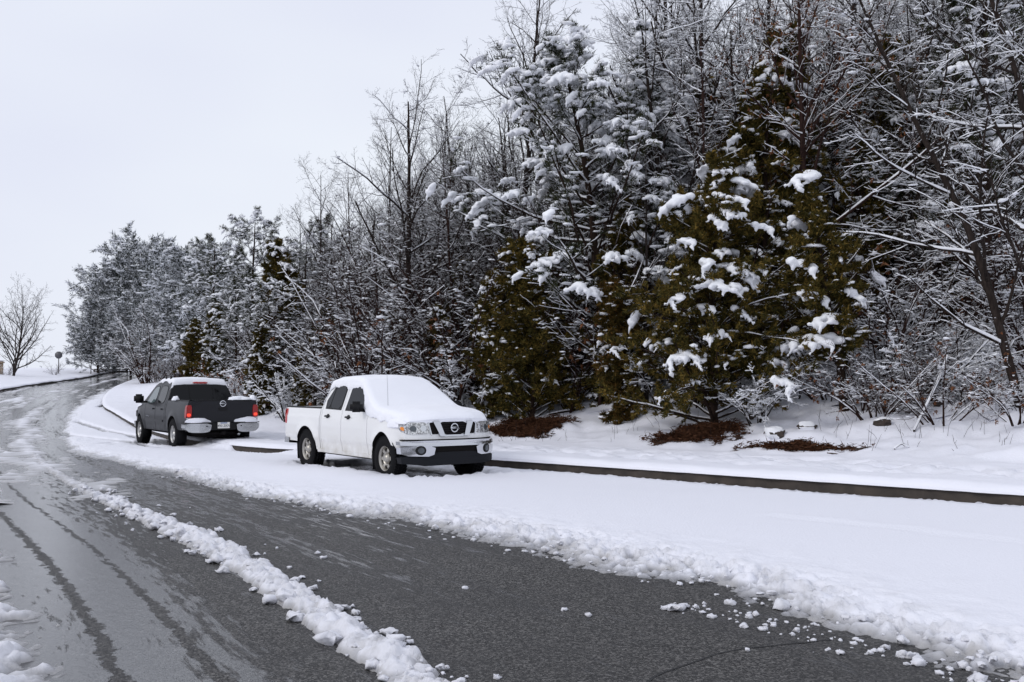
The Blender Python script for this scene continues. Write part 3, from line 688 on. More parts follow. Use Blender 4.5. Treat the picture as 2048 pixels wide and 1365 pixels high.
def brush(seed, stems=9, H=3.0, spread=1.0, snow=.9, bark="bark_warm", dead=0, c=(7, 6), sadd=.008):
    """many-stemmed bare shrub"""
    rg = rngs(seed); k = 9; P0 = np.empty((stems, k, 3)); a = rg.random(stems) * 6.28
    D = unit(np.stack([np.cos(a) * .45 * spread, np.sin(a) * .45 * spread, np.ones(stems)], -1) + rg.normal(0, .12, (stems, 3)))
    P0[:, 0] = np.stack([np.cos(a), np.sin(a), 0 * a], -1) * rg.uniform(0, .25, (stems, 1)) * spread; P0[:, 0, 2] = -.15
    L0 = H * rg.uniform(.55, 1.1, stems)
    for j in range(1, k): D = unit(D + rg.normal(0, .10, D.shape) + np.stack([np.cos(a), np.sin(a), -.3 + 0 * a], -1) * .05); P0[:, j] = P0[:, j - 1] + D * (L0 / (k - 1))[:, None]
    R0 = (.010 + .006 * H * rg.uniform(.5, 1.2, stems))[:, None] * np.linspace(1, .25, k)
    P1, R1, L1 = spawn(rg, P0, R0, L0, c[0], .2, .98, .75, .25, .38, 6, .15, .14, .6, rmin=.004)
    P2, R2, L2 = spawn(rg, P1, R1, L1, c[1], .15, .98, .8, .25, .5, 4, .05, .18, .65, rmin=.0032)
    P3, R3, L3 = spawn(rg, P2, R2, L2, 2, .3, .95, .8, .25, .55, 2, 0, .2, .7, rmin=.003)
    sn = [tubes(*snow_on(rg, P0, R0, .8, .008, .8, .03, .97), 5), tubes(*snow_on(rg, P1, R1, snow, sadd, .8, .04), 4), tubes(*snow_on(rg, P2, R2, snow * .9, sadd, .8, .03), 3), tubes(*snow_on(rg, P3, R3, snow * .6, sadd * .9, .8, .03), 3)]
    J = np.concatenate([P1[:, 0], P2[:, 0]]); dj = np.concatenate([P1[:, 1] - P1[:, 0], P2[:, 1] - P2[:, 0]]); kj = rg.random(len(J)) < .25; J, dj = J[kj] + dj[kj] * .5, dj[kj]
    sn.append(lumps_at(rg, J + (0, 0, .02), rg.uniform(.012, .042, len(J)), .55, None, .25, np.arctan2(dj[:, 1], dj[:, 0]), 2.4))
    pl = [("stems", [tubes(P0, R0, 6)], bark, True), ("twigs", [tubes(P1, R1, 4), tubes(P2, R2, 3), tubes(P3, R3, 3)], bark, False), ("snow", sn, "snow_tree", True)]
    if dead:
        E_ = P2[:, -1]; E_ = E_[rg.random(len(E_)) < dead]; pl.append(("leaves", [blades(rg, E_, np.tile([0, 0, -.6], (len(E_), 1)), 6, .085, .024, .6)], "dead", False))
    return make_tree(pl)

def pine(seed, H=10, r0=.15, pts=None, limbs=42, a0=.22, width=.36, sub=9, tuft=16, leaf="pine", snow=1.0, big=.4, ln=.17, wd=.010, prof=None, lump=.10, bark="bark_red", trop=.55, ltm=None, far=False, own=False, nfrac=1.0):
    rg = rngs(seed)
    if pts is None: pts = [(0, 0, -.3), (rg.normal(0, .1), rg.normal(0, .1), H * .4), (rg.normal(0, .2), rg.normal(0, .2), H)]
    P0, R0, L0 = trunk_poly(rg, pts, r0, 16)
    prof = prof or (lambda t: 1.0 * (1.06 - t) ** .75)
    P1, R1, L1 = spawn(rg, P0, R0, L0, limbs, a0, .985, 1.15, .16, width, 9, trop, .09, .42, prof)
    P2, R2, L2 = spawn(rg, P1, R1, L1, sub, .25, 1.0, .75, .2, .36, 5, .35, .14, .5, rmin=.005)
    ends = np.concatenate([P2[:, -1], P2[:, 2], P1[:, -1]]); dirs = unit(np.concatenate([P2[:, -1] - P2[:, -2], P2[:, 2] - P2[:, 1], P1[:, -1] - P1[:, -2]]))
    nd = [blades(rg, ends, dirs * .9, tuft, ln, wd, .55, .15), blades(rg, ends - dirs * ln * .7, dirs * .7, tuft // 2, ln, wd, .7, .2)]
    lim = [tubes(P0, R0, 9), tubes(P1, R1, 5)]; tw = [tubes(P2, R2, 3)]
    sn = [tubes(*snow_on(rg, P1, R1, .85, .012, .8, .05), 5), tubes(*snow_on(rg, P2, R2, .8, .010, .8, .04), 3)]
    kp = rg.random(len(ends)) < snow; e = ends[kp]; dd = dirs[kp]
    out_ = unit(e * (1, 1, 0) + 1e-6)
    for q in range(1):
        sn.append(lumps_at(rg, e - dd * (.05 + .09 * q) + np.array([0, 0, .045]) + rg.normal(0, .03, e.shape), lump * rg.uniform(.4, 1.15, len(e)), .42, ltm, .2, np.arctan2(dd[:, 1], dd[:, 0]), 1.75))
    extra = []
    if big:
        b = P2[:, -1][rg.random(len(P2)) < big * .22]; o2 = np.arctan2(b[:, 1], b[:, 0]) + rg.normal(0, .5, len(b))
        b = b - np.stack([np.cos(o2), np.sin(o2), 0 * o2], -1) * .18 + (0, 0, .06)
        if len(b) and not own: sn.append(loads_at(rg, b, o2, rg.uniform(.65, 1.15, len(b))))
        if own: extra = load_parts(rg, b, o2, rg.uniform(.8, 1.4, len(b)))
    return make_tree([("trunk", lim, bark, True), ("branches", tw, bark, False), ("needles", nd, leaf, False), ("snow", sn, "snow_tree", True)]) + extra

def cedar(seed, H=6, r0=.09, pts=None, limbs=85, a0=.03, width=.30, leaf="cedar", loads=45, small=.35, sub=7, spray=30, prof=None, lsz=1.0, front=None, ang=.95, clump=(.8, 1.3), own=False):
    rg = rngs(seed)
    if pts is None: pts = [(0, 0, -.3), (rg.normal(0, .08), rg.normal(0, .08), H * .5), (rg.normal(0, .15), rg.normal(0, .15), H)]
    P0, R0, L0 = trunk_poly(rg, pts, r0, 14)
    prof = prof or (lambda t: (0.55 + 0.9 * t * 0 + 0.6 * np.sin(np.clip(t * 2.2, 0, 1.57)) - .2) * (1.04 - t) ** .7)
    P1, R1, L1 = spawn(rg, P0, R0, L0, limbs, a0, .99, ang, .2, width, 8, .15, .10, .4, prof)
    P1[:, :, 2] -= (np.linspace(0, 1, 8) ** 2)[None, :] * (L1 * rg.uniform(.0, .28, len(L1)))[:, None]     # weighed down by snow
    P2, R2, L2 = spawn(rg, P1, R1, L1, sub, .15, 1.0, .7, .25, .34, 4, .25, .14, .5, rmin=.004)
    pts_ = np.concatenate([P2[:, -1], P2[:, 2], P2[:, 1], P1[:, -1]]); dirs = unit(np.concatenate([P2[:, -1] - P2[:, 0]] * 3 + [P1[:, -1] - P1[:, -2]]))
    fo = [blades(rg, pts_, dirs * .8 + (0, 0, .15), spray, .115, .019, .75, .1, 1.0)]
    lim = [tubes(P0, R0, 9), tubes(P1, R1, 5)]; tw = [tubes(P2, R2, 3)]
    sn = [tubes(*snow_on(rg, P1, R1, .35, .006, .6, .03), 4)]
    e = P2[:, -1][rg.random(len(P2)) < small]; sn.append(lumps_at(rg, e + (0, 0, .05), rg.uniform(.025, .075, len(e)), .5, None, .25, None, 1.6))
    e = P2[:, 2][rg.random(len(P2)) < small * .5]; sn.append(lumps_at(rg, e + (0, 0, .05), rg.uniform(.03, .10, len(e)), .45, ICO1, .25, None, 1.8))
    tip = P1[:, -2]; w_ = np.ones(len(tip)); 
    if front is not None: w_ = np.exp(1.6 * (unit(tip * (1, 1, 0)) @ np.array([math.cos(front), math.sin(front), 0])))
    nL = min(loads, len(tip)); ch = rg.choice(len(tip), nL, replace=False, p=w_ / w_.sum())
    b = tip[ch]; az = np.arctan2(P1[ch, -1, 1] - P1[ch, 3, 1], P1[ch, -1, 0] - P1[ch, 3, 0])
    b = b - np.stack([np.cos(az), np.sin(az), 0 * az], -1) * .15 + (0, 0, .06)
    extra = []
    if nL and own: extra = load_parts(rg, b, az, lsz * rg.uniform(*clump, nL))
    elif nL: sn.append(loads_at(rg, b, az, lsz * rg.uniform(*clump, nL)))
    return make_tree([("trunk", lim, "bark_red", True), ("branches", tw, "bark_red", False), ("foliage", fo, leaf, False), ("snow", sn, "snow_tree", True)]) + extra

def plant(name, parts, x, y, label, cat="tree", group=None, s=1.0, rz=0.0, z=None, sz=None, tilt=(0, 0)):
    o = empty(name, (x, y, gz(x, y) - .02 if z is None else z), rz); o.rotation_euler = (tilt[0], tilt[1], rz)
    o.scale = (s, s, s if sz is None else sz); tag(o, label, cat, group)
    for nm, me, *mw in parts:
        c = obj(nm, me, o)
        if mw: c.matrix_local = mw[0]
        if nm in ("snow", "needles", "foliage", "twigs", "leaves", "branches"): c["kind"] = "stuff"
    return o
def at(px, y): return (px - 1024) / 1910.0 * y, y           # across at a given distance
def hgt(py, y, x): return EYE + (775 - py) / 1910.0 * y - gz(x, y)

# --- kinds
B_big = [bare(11, 11, .15, c=(20, 9, 7), snow=.45, trop=.45, sadd=.005), bare(12, 12, .16, c=(22, 9, 7), lean=(.8, .3), snow=.95, ang=.85, wig=.13), bare(13, 11, .13, c=(18, 9, 7), lean=(-.9, 0), snow=.4, trop=.25, sadd=.0055)]
B_sap = [bare(21, 8, .065, c=(18, 8, 6), snow=.12, lr=(.34, .5, .5), a0=.30, trop=.6, bark="bark_dry", sadd=.004), bare(22, 9, .07, c=(20, 8, 6), lean=(.5, .2), snow=.28, lr=(.34, .5, .5), bark="bark_warm", a0=.2, sadd=.005), bare(23, 7, .06, c=(20, 8, 7), lean=(-.6, .3), snow=.42, lr=(.4, .5, .5), a0=.15, sadd=.006), bare(24, 9, .08, c=(24, 9, 7), lean=(.2, -.3), snow=.2, lr=(.36, .5, .5), a0=.12, sadd=.005, wig=.14)]
BR = [brush(31, 11, 3.2, 1.0, .36, c=(8, 7), sadd=.006), brush(32, 12, 2.8, 1.5, .32, dead=.12, c=(8, 7), sadd=.006), brush(33, 10, 4.4, .8, .3, c=(10, 8), sadd=.006), brush(34, 8, 2.4, 1.3, 1.0, "bark", c=(8, 7), sadd=.011), brush(35, 11, 5.0, .9, .25, c=(12, 8), sadd=.005)]
C_mid = [cedar(42, 5.0, .08, limbs=80, width=.30, loads=22, small=.14, lsz=.8), cedar(43, 5.0, .08, limbs=80, width=.30, loads=34, small=.25, lsz=.75)]
P_mid = [pine(51, 10, .15, limbs=50, width=.34, snow=.4, big=1.0, lump=.12, sub=11, a0=.08, tuft=20, trop=.3, prof=lambda t: (1.12 - t) ** .42), pine(52, 10, .15, limbs=48, width=.32, snow=.38, big=1.0, lump=.12, sub=11, a0=.10, tuft=20, trop=.3, prof=lambda t: (1.13 - t) ** .40)]
P_far = [pine(56, 12, .2, limbs=80, width=.40, sub=12, tuft=13, leaf="pine_far", snow=.55, big=0, ln=.42, wd=.038, lump=.22, a0=.06, far=True, trop=.12, prof=lambda t: (1.12 - t) ** .42), pine(57, 12, .2, limbs=76, width=.50, sub=12, tuft=13, leaf="pine_far", snow=.55, big=0, ln=.42, wd=.038, lump=.22, a0=.05, far=True, trop=.12, prof=lambda t: (1.14 - t) ** .36)]

# --- the trees one can pick out, from the big evergreens beside the white pickup outwards
def hero(name, parts, px, y, label, cat="tree", **kw): x, y = at(px, y); return plant(name, parts, x, y, label, cat, **kw)
x, y = hit(1430, 850); hc = hgt(335, y, x)
plant("cedar_tree", cedar(61, hc, .10, limbs=130, width=.40, loads=64, small=.12, lsz=1.15, clump=(.55, 1.4), front=-1.9, spray=25, a0=.04, ang=1.05, own=True, sub=9, prof=lambda t: (.76 + .34 * np.sin(t * 19) + .25 * np.sin(t * 5 + .6)) * (1.08 - t) ** .38 * (.6 + .4 * np.clip(t / .25, 0, 1))), x, y, "bushy olive-green cedar bearing the thickest snow clumps, right of the white pickup")
x, y = at(1590, 27.0); hc = hgt(50, y, x)
plant("cedar_tree", cedar(62, hc, .12, limbs=110, width=.30, loads=26, small=.12, lsz=.9, front=-1.9, leaf="cedar", a0=.12, own=True, ang=1.0, sub=7, spray=24, prof=lambda t: (.72 + .35 * np.sin(t * 21 + 1) + .3 * np.sin(t * 8)) * (1.06 - t) ** .75), x, y, "tall ragged olive cedar whose tip reaches near the top of the picture")
x, y = hit(1062, 838); hc = hgt(500, y, x)
plant("cedar_tree", cedar(63, hc, .08, limbs=110, width=.36, loads=14, small=.16, lsz=.7, spray=30, a0=.01, own=True, prof=lambda t: (1.05 - t) ** .45 * .95), x, y, "low dark cedar bush sweeping the ground just behind the hood of the white pickup")
x, y = hit(1245, 842); hc = hgt(560, y, x)
plant("cedar_tree", cedar(64, hc, .07, limbs=70, width=.34, loads=12, small=.3, lsz=.8, leaf="cedar_rust", own=True), x, y, "short rusty-brown cedar filling the gap between two larger evergreens")
x, y = at(1205, 26.5); hp = hgt(85, y, x)
plant("pine_tree", pine(65, hp, .16, pts=[(.15, 0, -.3), (-.1, 0, hp * .3), (-.35, .1, hp * .6), (-1.15, 0, hp)], limbs=54, width=.40, sub=11, snow=.5, big=1.9, lump=.13, a0=.2, tuft=20, own=True, prof=lambda t: .5 + .6 * np.sin(np.clip(t * 3.1, 0, 3.14)) - .45 * t ** 2), x, y, "big spreading pine with snow-loaded tufts and exposed brown limbs behind the white pickup")
x, y = at(1300, 28.5); hp = hgt(45, y, x)
plant("pine_tree", pine(66, hp, .15, limbs=54, width=.27, snow=.45, big=1.2, lump=.13, a0=.2, tuft=20, own=True), x, y, "snow-plastered pine standing just right of the big spreading pine")
x, y = at(1690, 20.9); hc = hgt(350, y, x)
plant("cedar_tree", cedar(67, hc, .11, pts=[(0, 0, -.3), (-.12, 0, 1.1), (-.35, 0, 2.4), (-.75, 0.1, hc)], limbs=54, width=.28, loads=9, small=.25, a0=.20, lsz=1.3, front=-2.3, sub=6, own=True), x, y, "thin-crowned cedar with a bare dark lower trunk and one large snow clump")
# leaning tree at the picture edge
x, y = hit(2046, 812); g0 = gz(x, y)
def img(px, py, yy): return ((px - 1024) / 1910.0 * yy - x, yy - y, EYE + (775 - py) / 1910.0 * yy - g0)
plant("bare_tree", bare(68, 12, .095, pts=[(0, 0, -.3), img(2003, 680, y + .1), img(1950, 480, y + .3), img(1880, 330, y + .6), img(1790, 130, y + 1), img(1690, -120, y + 1.3)], c=(22, 9, 7), a0=.12, snow=.5, sadd=.005, ang=.9, lr=(.34, .5, .5)), x, y, "large bare tree with a snow-streaked trunk leaning over from the picture edge")
x, y = at(2085, 17.6); g0 = gz(x, y)
plant("bare_tree", bare(69, 12, .115, pts=[(0, 0, -.3), img(2075, 500, 17.8), img(2050, 200, 18), img(1975, -60, 18.2), img(1930, -200, 18.3)], c=(18, 8, 7), a0=.25, snow=.65, sadd=.007, ang=.95), x, y, "dark thick-limbed bare tree cut by the top right corner")
hero("bare_tree", B_big[0], 812, 30.0, "tall bare tree with a forked dark trunk rising above the thicket behind the white cab", s=.90, rz=.4)
x, y = at(990, 33); hero("bare_tree", B_big[2], 1030, 33.0, "bare tree leaning to a twiggy point at the top of the picture", s=hgt(0, y, x) / 11, rz=2.9)
x, y = at(1420, 27); hero("bare_tree", B_big[1], 1412, 27, "upright bare tree with snow along every horizontal branch, behind the bushy cedar", s=hgt(-160, y, x) / 12, rz=1.0)
hero("bare_tree", B_big[1], 1342, 33, "bare tree with white-lined boughs behind the snow-plastered pine", s=1.15, rz=4.0)
x, y = at(1085, 38); hero("bare_tree", B_sap[0], 1085, 38, "thin bare tree with upright unsnowed twigs above the pine top", s=hgt(0, y, x) / 8, rz=1)
x, y = at(1612, 24.8); plant("oak_tree", bare(70, 11, .12, c=(20, 9, 7), snow=.8, dead=.55, bark="bark_warm"), x, y, "bare oak still holding curled rust-brown leaves at the top of the picture", s=1.05, rz=2)
x, y = at(1985, 25); plant("pine_tree", P_mid[1], x, y, "dark pine with snow pads half hidden behind bare trunks at far right", s=1.1, rz=.9)
for i, (px, yd, top, k, lab) in enumerate([(640, 40, 345, 0, "slender bare tree leaning out of the thicket, leftmost of the bare treetops"), (705, 37, 335, 1, "bare brown-twigged tree left of the tall forked tree"), (775, 39, 250, 0, "slender bare tree close beside the tall forked tree"), (885, 38, 220, 0, "fine-twigged bare tree right of the tall forked tree"), (935, 36, 190, 2, "snow-lined bare tree left of the pine's outermost clump"), (600, 46, 425, 0, "pale fine-twigged sapling at the left shoulder of the thicket")]):
    x, y = at(px, yd); nom = (8, 9, 7)[k]; plant("bare_tree", B_sap[k], x, y, lab, s=hgt(top, yd, x) / nom, rz=i * 1.7 + .3)
for i, (px, yd, top, k, lab) in enumerate([(505, 47, 425, 0, "tall snow-laden pine behind the grey pickup"), (425, 54, 470, 1, "snow-laden pine left of the tallest one behind the grey pickup"), (560, 50, 500, 1, "pine half sunk in the thicket behind the grey pickup"), (690, 36, 560, 0, "small snowy pine buried in the bare thicket behind the white pickup's bed"), (720, 33, 640, 1, "young pine low in the thicket just behind the white pickup's bed"), (470, 41, 540, 1, "round-topped snowy pine directly behind the grey pickup's cab"), (610, 42, 470, 0, "dark pine crown above the gap between the two pickups"), (660, 45, 430, 1, "dark pine at the thicket's shoulder left of the tall forked tree"), (760, 36, 500, 1, "pine below the tall forked tree's lower limbs"), (900, 34, 430, 0, "pine behind the white roof, left of the spreading pine's clumps"), (540, 37, 560, 0, "snowy pine over the right end of the grey tailgate")]):
    x, y = at(px, yd); plant("pine_tree", P_mid[k], x, y, lab, s=hgt(top, yd, x) / 10.5, rz=i * 2.1)
for i, (px, yd, top, k, lab) in enumerate([(385, 47, 640, 0, "dark green cedar at the thicket's left end, above the grey pickup's roof"), (432, 42, 610, 1, "snow-dotted cedar directly above the grey pickup's roof"), (560, 39, 480, 0, "narrow dark cedar rising above the thicket behind the grey pickup"), (520, 36, 640, 1, "snowy cedar right of the grey pickup's tailgate"), (610, 33, 690, 1, "small snow-covered cedar between the two pickups"), (985, 27, 560, 1, "snow-dotted cedar between the bare stems and the spreading pine"), (650, 35, 600, 0, "dark cedar in the thicket left of the white pickup's bed"), (880, 28.5, 610, 0, "dark cedar standing over the white pickup's hood"), (930, 31, 520, 0, "dark cedar deeper in the wood above the white hood"), (1460, 26, 250, 0, "dark cedar filling in behind the bushy olive one"), (1720, 27, 330, 1, "snowy cedar deep behind the thin-crowned one"), (1860, 28, 250, 0, "dark cedar deep behind the leaning tree"), (800, 31, 600, 1, "mid-height green cedar in the thicket behind the white roof"), (1610, 25, 420, 0, "dark cedar behind the thin-crowned one"), (1250, 26, 400, 0, "rust-tinged cedar under the snow-plastered pine")]):
    x, y = at(px, yd); plant("cedar_tree", C_mid[k], x, y, lab, s=max(hgt(top, yd, x), 1.2) / 5.0, rz=i * 1.3)
x, y = at(468, 37.5); plant("oak_sapling", brush(71, 7, 2.6, .9, .5, dead=.9), x, y, "oak sapling with rust-red leaves beside the grey pickup's cab", rz=1)
x, y = at(1215, 21.9)

# --- far pines at the bend
for i, (px, yd, top, k, lab) in enumerate([(196, 107, 598, 0, "leftmost frosted pine at the far bend, its skirts over the road edge"), (228, 112, 545, 1, "frosted pine second from the left at the far bend"), (283, 114, 492, 1, "tallest round-topped frosted pine at the far bend"), (322, 108, 505, 0, "frosted pine right of the tallest at the far bend"), (262, 104, 610, 1, "shorter frosted pine in front of the tallest at the far bend"), (358, 92, 520, 0, "frosted pine joining the far group to the roadside thicket"), (330, 88, 600, 1, "low frosted pine in front of the far group's right end"), (395, 78, 505, 1, "frosted pine behind the cedars over the grey pickup")]):
    x, y = at(px, yd); plant("pine_tree", P_far[k], x, y, lab, s=hgt(top, yd, x) / 12.7, rz=i * 1.9)
# --- lone tree far left
far_bare = bare(81, 7, .13, pts=[(0, 0, -.3), (0, 0, .4), (.1, 0, 1.0), (.4, 0, 2.8), (.7, 0, 6.6)], c=(30, 10, 6), a0=.05, ang=.62, trop=.5, snow=.0, bark="bark_dry", lr=(.85, .4, .45), twr=.007, twigs=2)
x, y = at(28, 92); plant("bare_tree", far_bare, x, y, "lone vase-shaped bare tree on the snow bank at far left", s=1.05, rz=0, z=float(hr(y)) + .3)

# --- the thicket: bare saplings and shrubs crowded on the slope
rg = rngs(7)
ENV_X = [300, 400, 450, 500, 560, 600, 650, 700, 760, 860, 960, 1100, 1250, 1400, 2100]
ENV_Y = [720, 640, 590, 540, 520, 500, 450, 400, 370, 310, 250, 150, 60, -60, -250]
def where(px):
    for lim, t in ((560, "behind the grey pickup"), (760, "between the two pickups"), (960, "behind the white pickup's cab"), (1180, "behind the low dark cedar bush"), (1360, "behind the big spreading pine"), (1640, "behind the bushy olive cedar"), (1860, "behind the thin-crowned cedar")):
        if px < lim: return t
    return "behind the leaning tree at the picture edge"
def crowd(count, px0, px1, y0, y1, d0, d1, sep, fn):
    spots = []; tries = 0
    while len(spots) < count and tries < count * 200:
        tries += 1; px = rg.uniform(px0, px1); yd = rg.uniform(y0, y1); x, y = at(px, yd); d = nearest(np.array([x]), np.array([y]), KERB)[0][0]
        if not d0 < d < d1 or any((x - a) ** 2 + (y - b) ** 2 < sep for a, b in spots): continue
        if px > 1650 and d < 6.8 + 2.2 * rg.random(): continue
        spots.append((x, y)); fn(px, x, y)
def sapling(px, x, y):
    pool = [(B_sap[0], 8), (B_sap[1], 9), (B_sap[2], 7), (B_sap[3], 9), (B_big[2], 11), (B_big[0], 11)] + ([(B_big[1], 12)] if px > 1250 else []); T, nom = pool[rg.integers(len(pool))]
    top = np.interp(px, ENV_X, ENV_Y) + rg.uniform(0, 150); s = min(rg.uniform(.8, 1.3), max(hgt(top, y, x), 2.5) / nom)
    kind = "brown-twigged" if T is B_sap[1] else "snow-lined" if T in (B_sap[2], B_big[1]) else "dark"
    plant("bare_tree", T, x, y, "one of the crowded %s bare trees %s" % (kind, where(px)), group="%s bare trees %s" % (kind, where(px)), s=s, rz=rg.uniform(0, 6.28), tilt=(rg.normal(0, .06), rg.normal(0, .06)))
def bushy(px, x, y):
    k = rg.integers(0, 5); top = np.interp(px, ENV_X, ENV_Y) + 60; s = min(rg.uniform(.8, 1.5), max(hgt(top, y, x), 1.5) / (3.2, 2.8, 4.4, 2.4, 5.0)[k])
    kind = ("low", "leaf-flecked", "tall", "snowy-forked", "tall")[k]
    plant("shrub", BR[k], x, y, "one of the %s leafless shrubs %s" % (kind, where(px)), "shrub", "%s leafless shrubs %s" % (kind, where(px)), s=s, rz=rg.uniform(0, 6.28))
def evergreen(px, x, y):
    k = rg.integers(0, 2); top = np.interp(px, ENV_X, ENV_Y) + rg.uniform(180, 420); s = np.clip(hgt(top, y, x) / 5.0, .6, 1.7)
    plant("cedar_tree", C_mid[k], x, y, "dark evergreen half hidden in the wood " + where(px), group="dark evergreens in the wood " + where(px), s=s, rz=rg.uniform(0, 6.28))
crowd(26, 620, 2100, 25, 40, 6.5, 20, 3.0, evergreen)
crowd(95, 900, 2130, 24, 46, 7.0, 28, .9, sapling)
crowd(60, 470, 960, 29, 56, 4.6, 24, .5, sapling)
crowd(100, 900, 2120, 20, 44, 6.0, 22, .4, bushy)
crowd(75, 470, 960, 27, 52, 4.2, 15, .3, bushy)
spots = []
while len(spots) < 22:
    px = rg.uniform(160, 380); yd = rg.uniform(75, 104); x, y = at(px, yd); d, s_ = nearest(np.array([x]), np.array([y]), KERB)
    if d[0] < 2.0 or d[0] > 14: continue
    spots.append((x, y)); plant("shrub", BR[rg.integers(0, 4)], x, y, "frosted leafless shrub at the foot of the far pines", "shrub", "frosted shrubs below the far pines", s=rg.uniform(1.0, 1.9), rz=rg.uniform(0, 6.28))
rg = rngs(44)
def lowbrush(px, x, y): plant("shrub", BR[(0, 1, 3)[rg.integers(0, 3)]], x, y, "one of the low tangled shrubs on the open snowy bank below the leaning tree", "shrub", "low shrubs on the open bank", s=rg.uniform(.4, .75), rz=rg.uniform(0, 6.28))
_k = 0
while _k < 13:
    px, py = rg.uniform(1600, 2044), rg.uniform(770, 850); x, y = hit(px, py)
    if y < 40: lowbrush(px, x, y); _k += 1
# saplings and shrubs standing clear on the slope at right
for px, yd, k, s, lab in [(1822, 20.6, 3, 1.15, "leafless many-stemmed shrub with snowy forks, right of the bare dark trunk"), (1775, 21.6, 0, 1.0, "taller leafless shrub close behind the snowy-forked one"), (1905, 21.5, 3, 1.2, "leafless shrub in front of the leaning tree"), (1585, 22.5, 3, .7, "low leafless shrub between the bushy cedar and the bare dark trunk")]:
    x, y = at(px, yd); plant("shrub", BR[k], x, y, lab, "shrub", s=s, rz=px * .7)
print("trees done")
# ------------------------------------------------------------------ pickups
def paint(name, c, flake=0.0, rough=.35, dirt=0.0, dcol=(.45, .42, .36), coat=.7, spec=.5):
    m = mat(name, c, rough, flake, spec); n = N(m); n.b.inputs["Coat Weight"].default_value = coat; n.b.inputs["Coat Roughness"].default_value = .06
    o = n.obj(); sx = n.n("SeparateXYZ"); n.l(o, sx.inputs[0])
    f = n.math('MULTIPLY', n.mapr(sx.outputs[2], .75, .35, 0, 1), n.mapr(n.noise(o, 6, 5), .3, .7, .2, 1.0))   # road spray along the sills
    n.l(n.mix(n.math('MULTIPLY', f, dirt), c, dcol), n.b.inputs["Base Color"])
    n.l(n.mapr(f, 0, 1, rough, .75), n.b.inputs["Roughness"])
    return m
M["white_paint"] = paint("white_paint", (.78, .78, .775), 0, .3, .8)
M["grey_paint"] = paint("dark_grey_metallic_paint", (.012, .0125, .016), .0, .4, .35, (.035, .034, .033), .12, .2)
M["rubber"] = mat("black_rubber", (.008, .008, .009), .85, spec=.12)
M["plastic"] = mat("black_plastic", (.010, .010, .011), .5, spec=.2)
M["valance"] = mat("dark_grey_plastic", (.009, .010, .013), .6, spec=.18)
M["under"] = mat("underbody", (.010, .009, .009), .9, spec=.1)
M["chrome"] = mat("chrome", (.60, .61, .63), .08, 1.0)
M["chrome_dull"] = mat("chrome_salted", (.50, .51, .52), .2, 1.0)
n = N(M["chrome_dull"]); n.l(n.mapr(n.noise(n.obj(), 5, 3), .35, .7, .12, .32), n.b.inputs["Roughness"])
M["glass"] = mat("tinted_glass", (.006, .007, .008), .05, 0, .22)
M["glass_pale"] = mat("side_glass", (.10, .13, .135), .05, 0, .5)  # pale base colour stands in for bright snow showing in the pane
M["silver"] = mat("wheel_alloy", (.42, .40, .36), .4, .8)
M["silver2"] = mat("wheel_alloy_bright", (.50, .49, .47), .35, .8)
M["lens"] = mat("headlight_lens", (.34, .36, .39), .08, .6, .8)
M["lens_dark"] = mat("lamp_reflector", (.10, .11, .12), .12, .6)
M["amber"] = mat("amber_lens", (.85, .27, .02), .15); M["amber"].node_tree.nodes["Principled BSDF"].inputs["Coat Weight"].default_value = .5
M["red"] = mat("red_lens", (.42, .012, .010), .15)
M["red_lit"] = mat("lit_red_lamp", (.8, .03, .015), .2)
n = N(M["lens"]); vo = n.n("TexVoronoi"); vo.inputs["Scale"].default_value = 55; n.l(n.obj(), vo.inputs["Vector"]); sp = n.n("SeparateColor"); n.l(vo.outputs["Color"], sp.inputs[0]); n.l(n.ramp(sp.outputs[0], [(.15, .22), (.5, .42), (.85, .75)]), n.b.inputs["Base Color"])  # sparkle of the lens painted in as random bright and dark cells
q = M["red_lit"].node_tree.nodes["Principled BSDF"]; q.inputs["Emission Color"].default_value = (1, .07, .03, 1); q.inputs["Emission Strength"].default_value = .9
M["red_dim"] = mat("lit_red_lens", (.26, .008, .008), .15); q = M["red_dim"].node_tree.nodes["Principled BSDF"]; q.inputs["Emission Color"].default_value = (1, .02, .01, 1); q.inputs["Emission Strength"].default_value = .03
M["plate"] = mat("number_plate_white", (.75, .74, .70), .5); M["ink"] = mat("plate_ink", (.03, .03, .05), .6)
M["plate_blue"] = mat("plate_blue", (.10, .16, .35), .5)

def text_mesh(name, tx):
    o = bpy.data.objects.new("tmp", tx); COL.objects.link(o); dg = bpy.context.evaluated_depsgraph_get(); dg.update()
    me = bpy.data.meshes.new_from_object(o.evaluated_get(dg)); me.name = name; bpy.data.objects.remove(o)
    return obj(name, me)

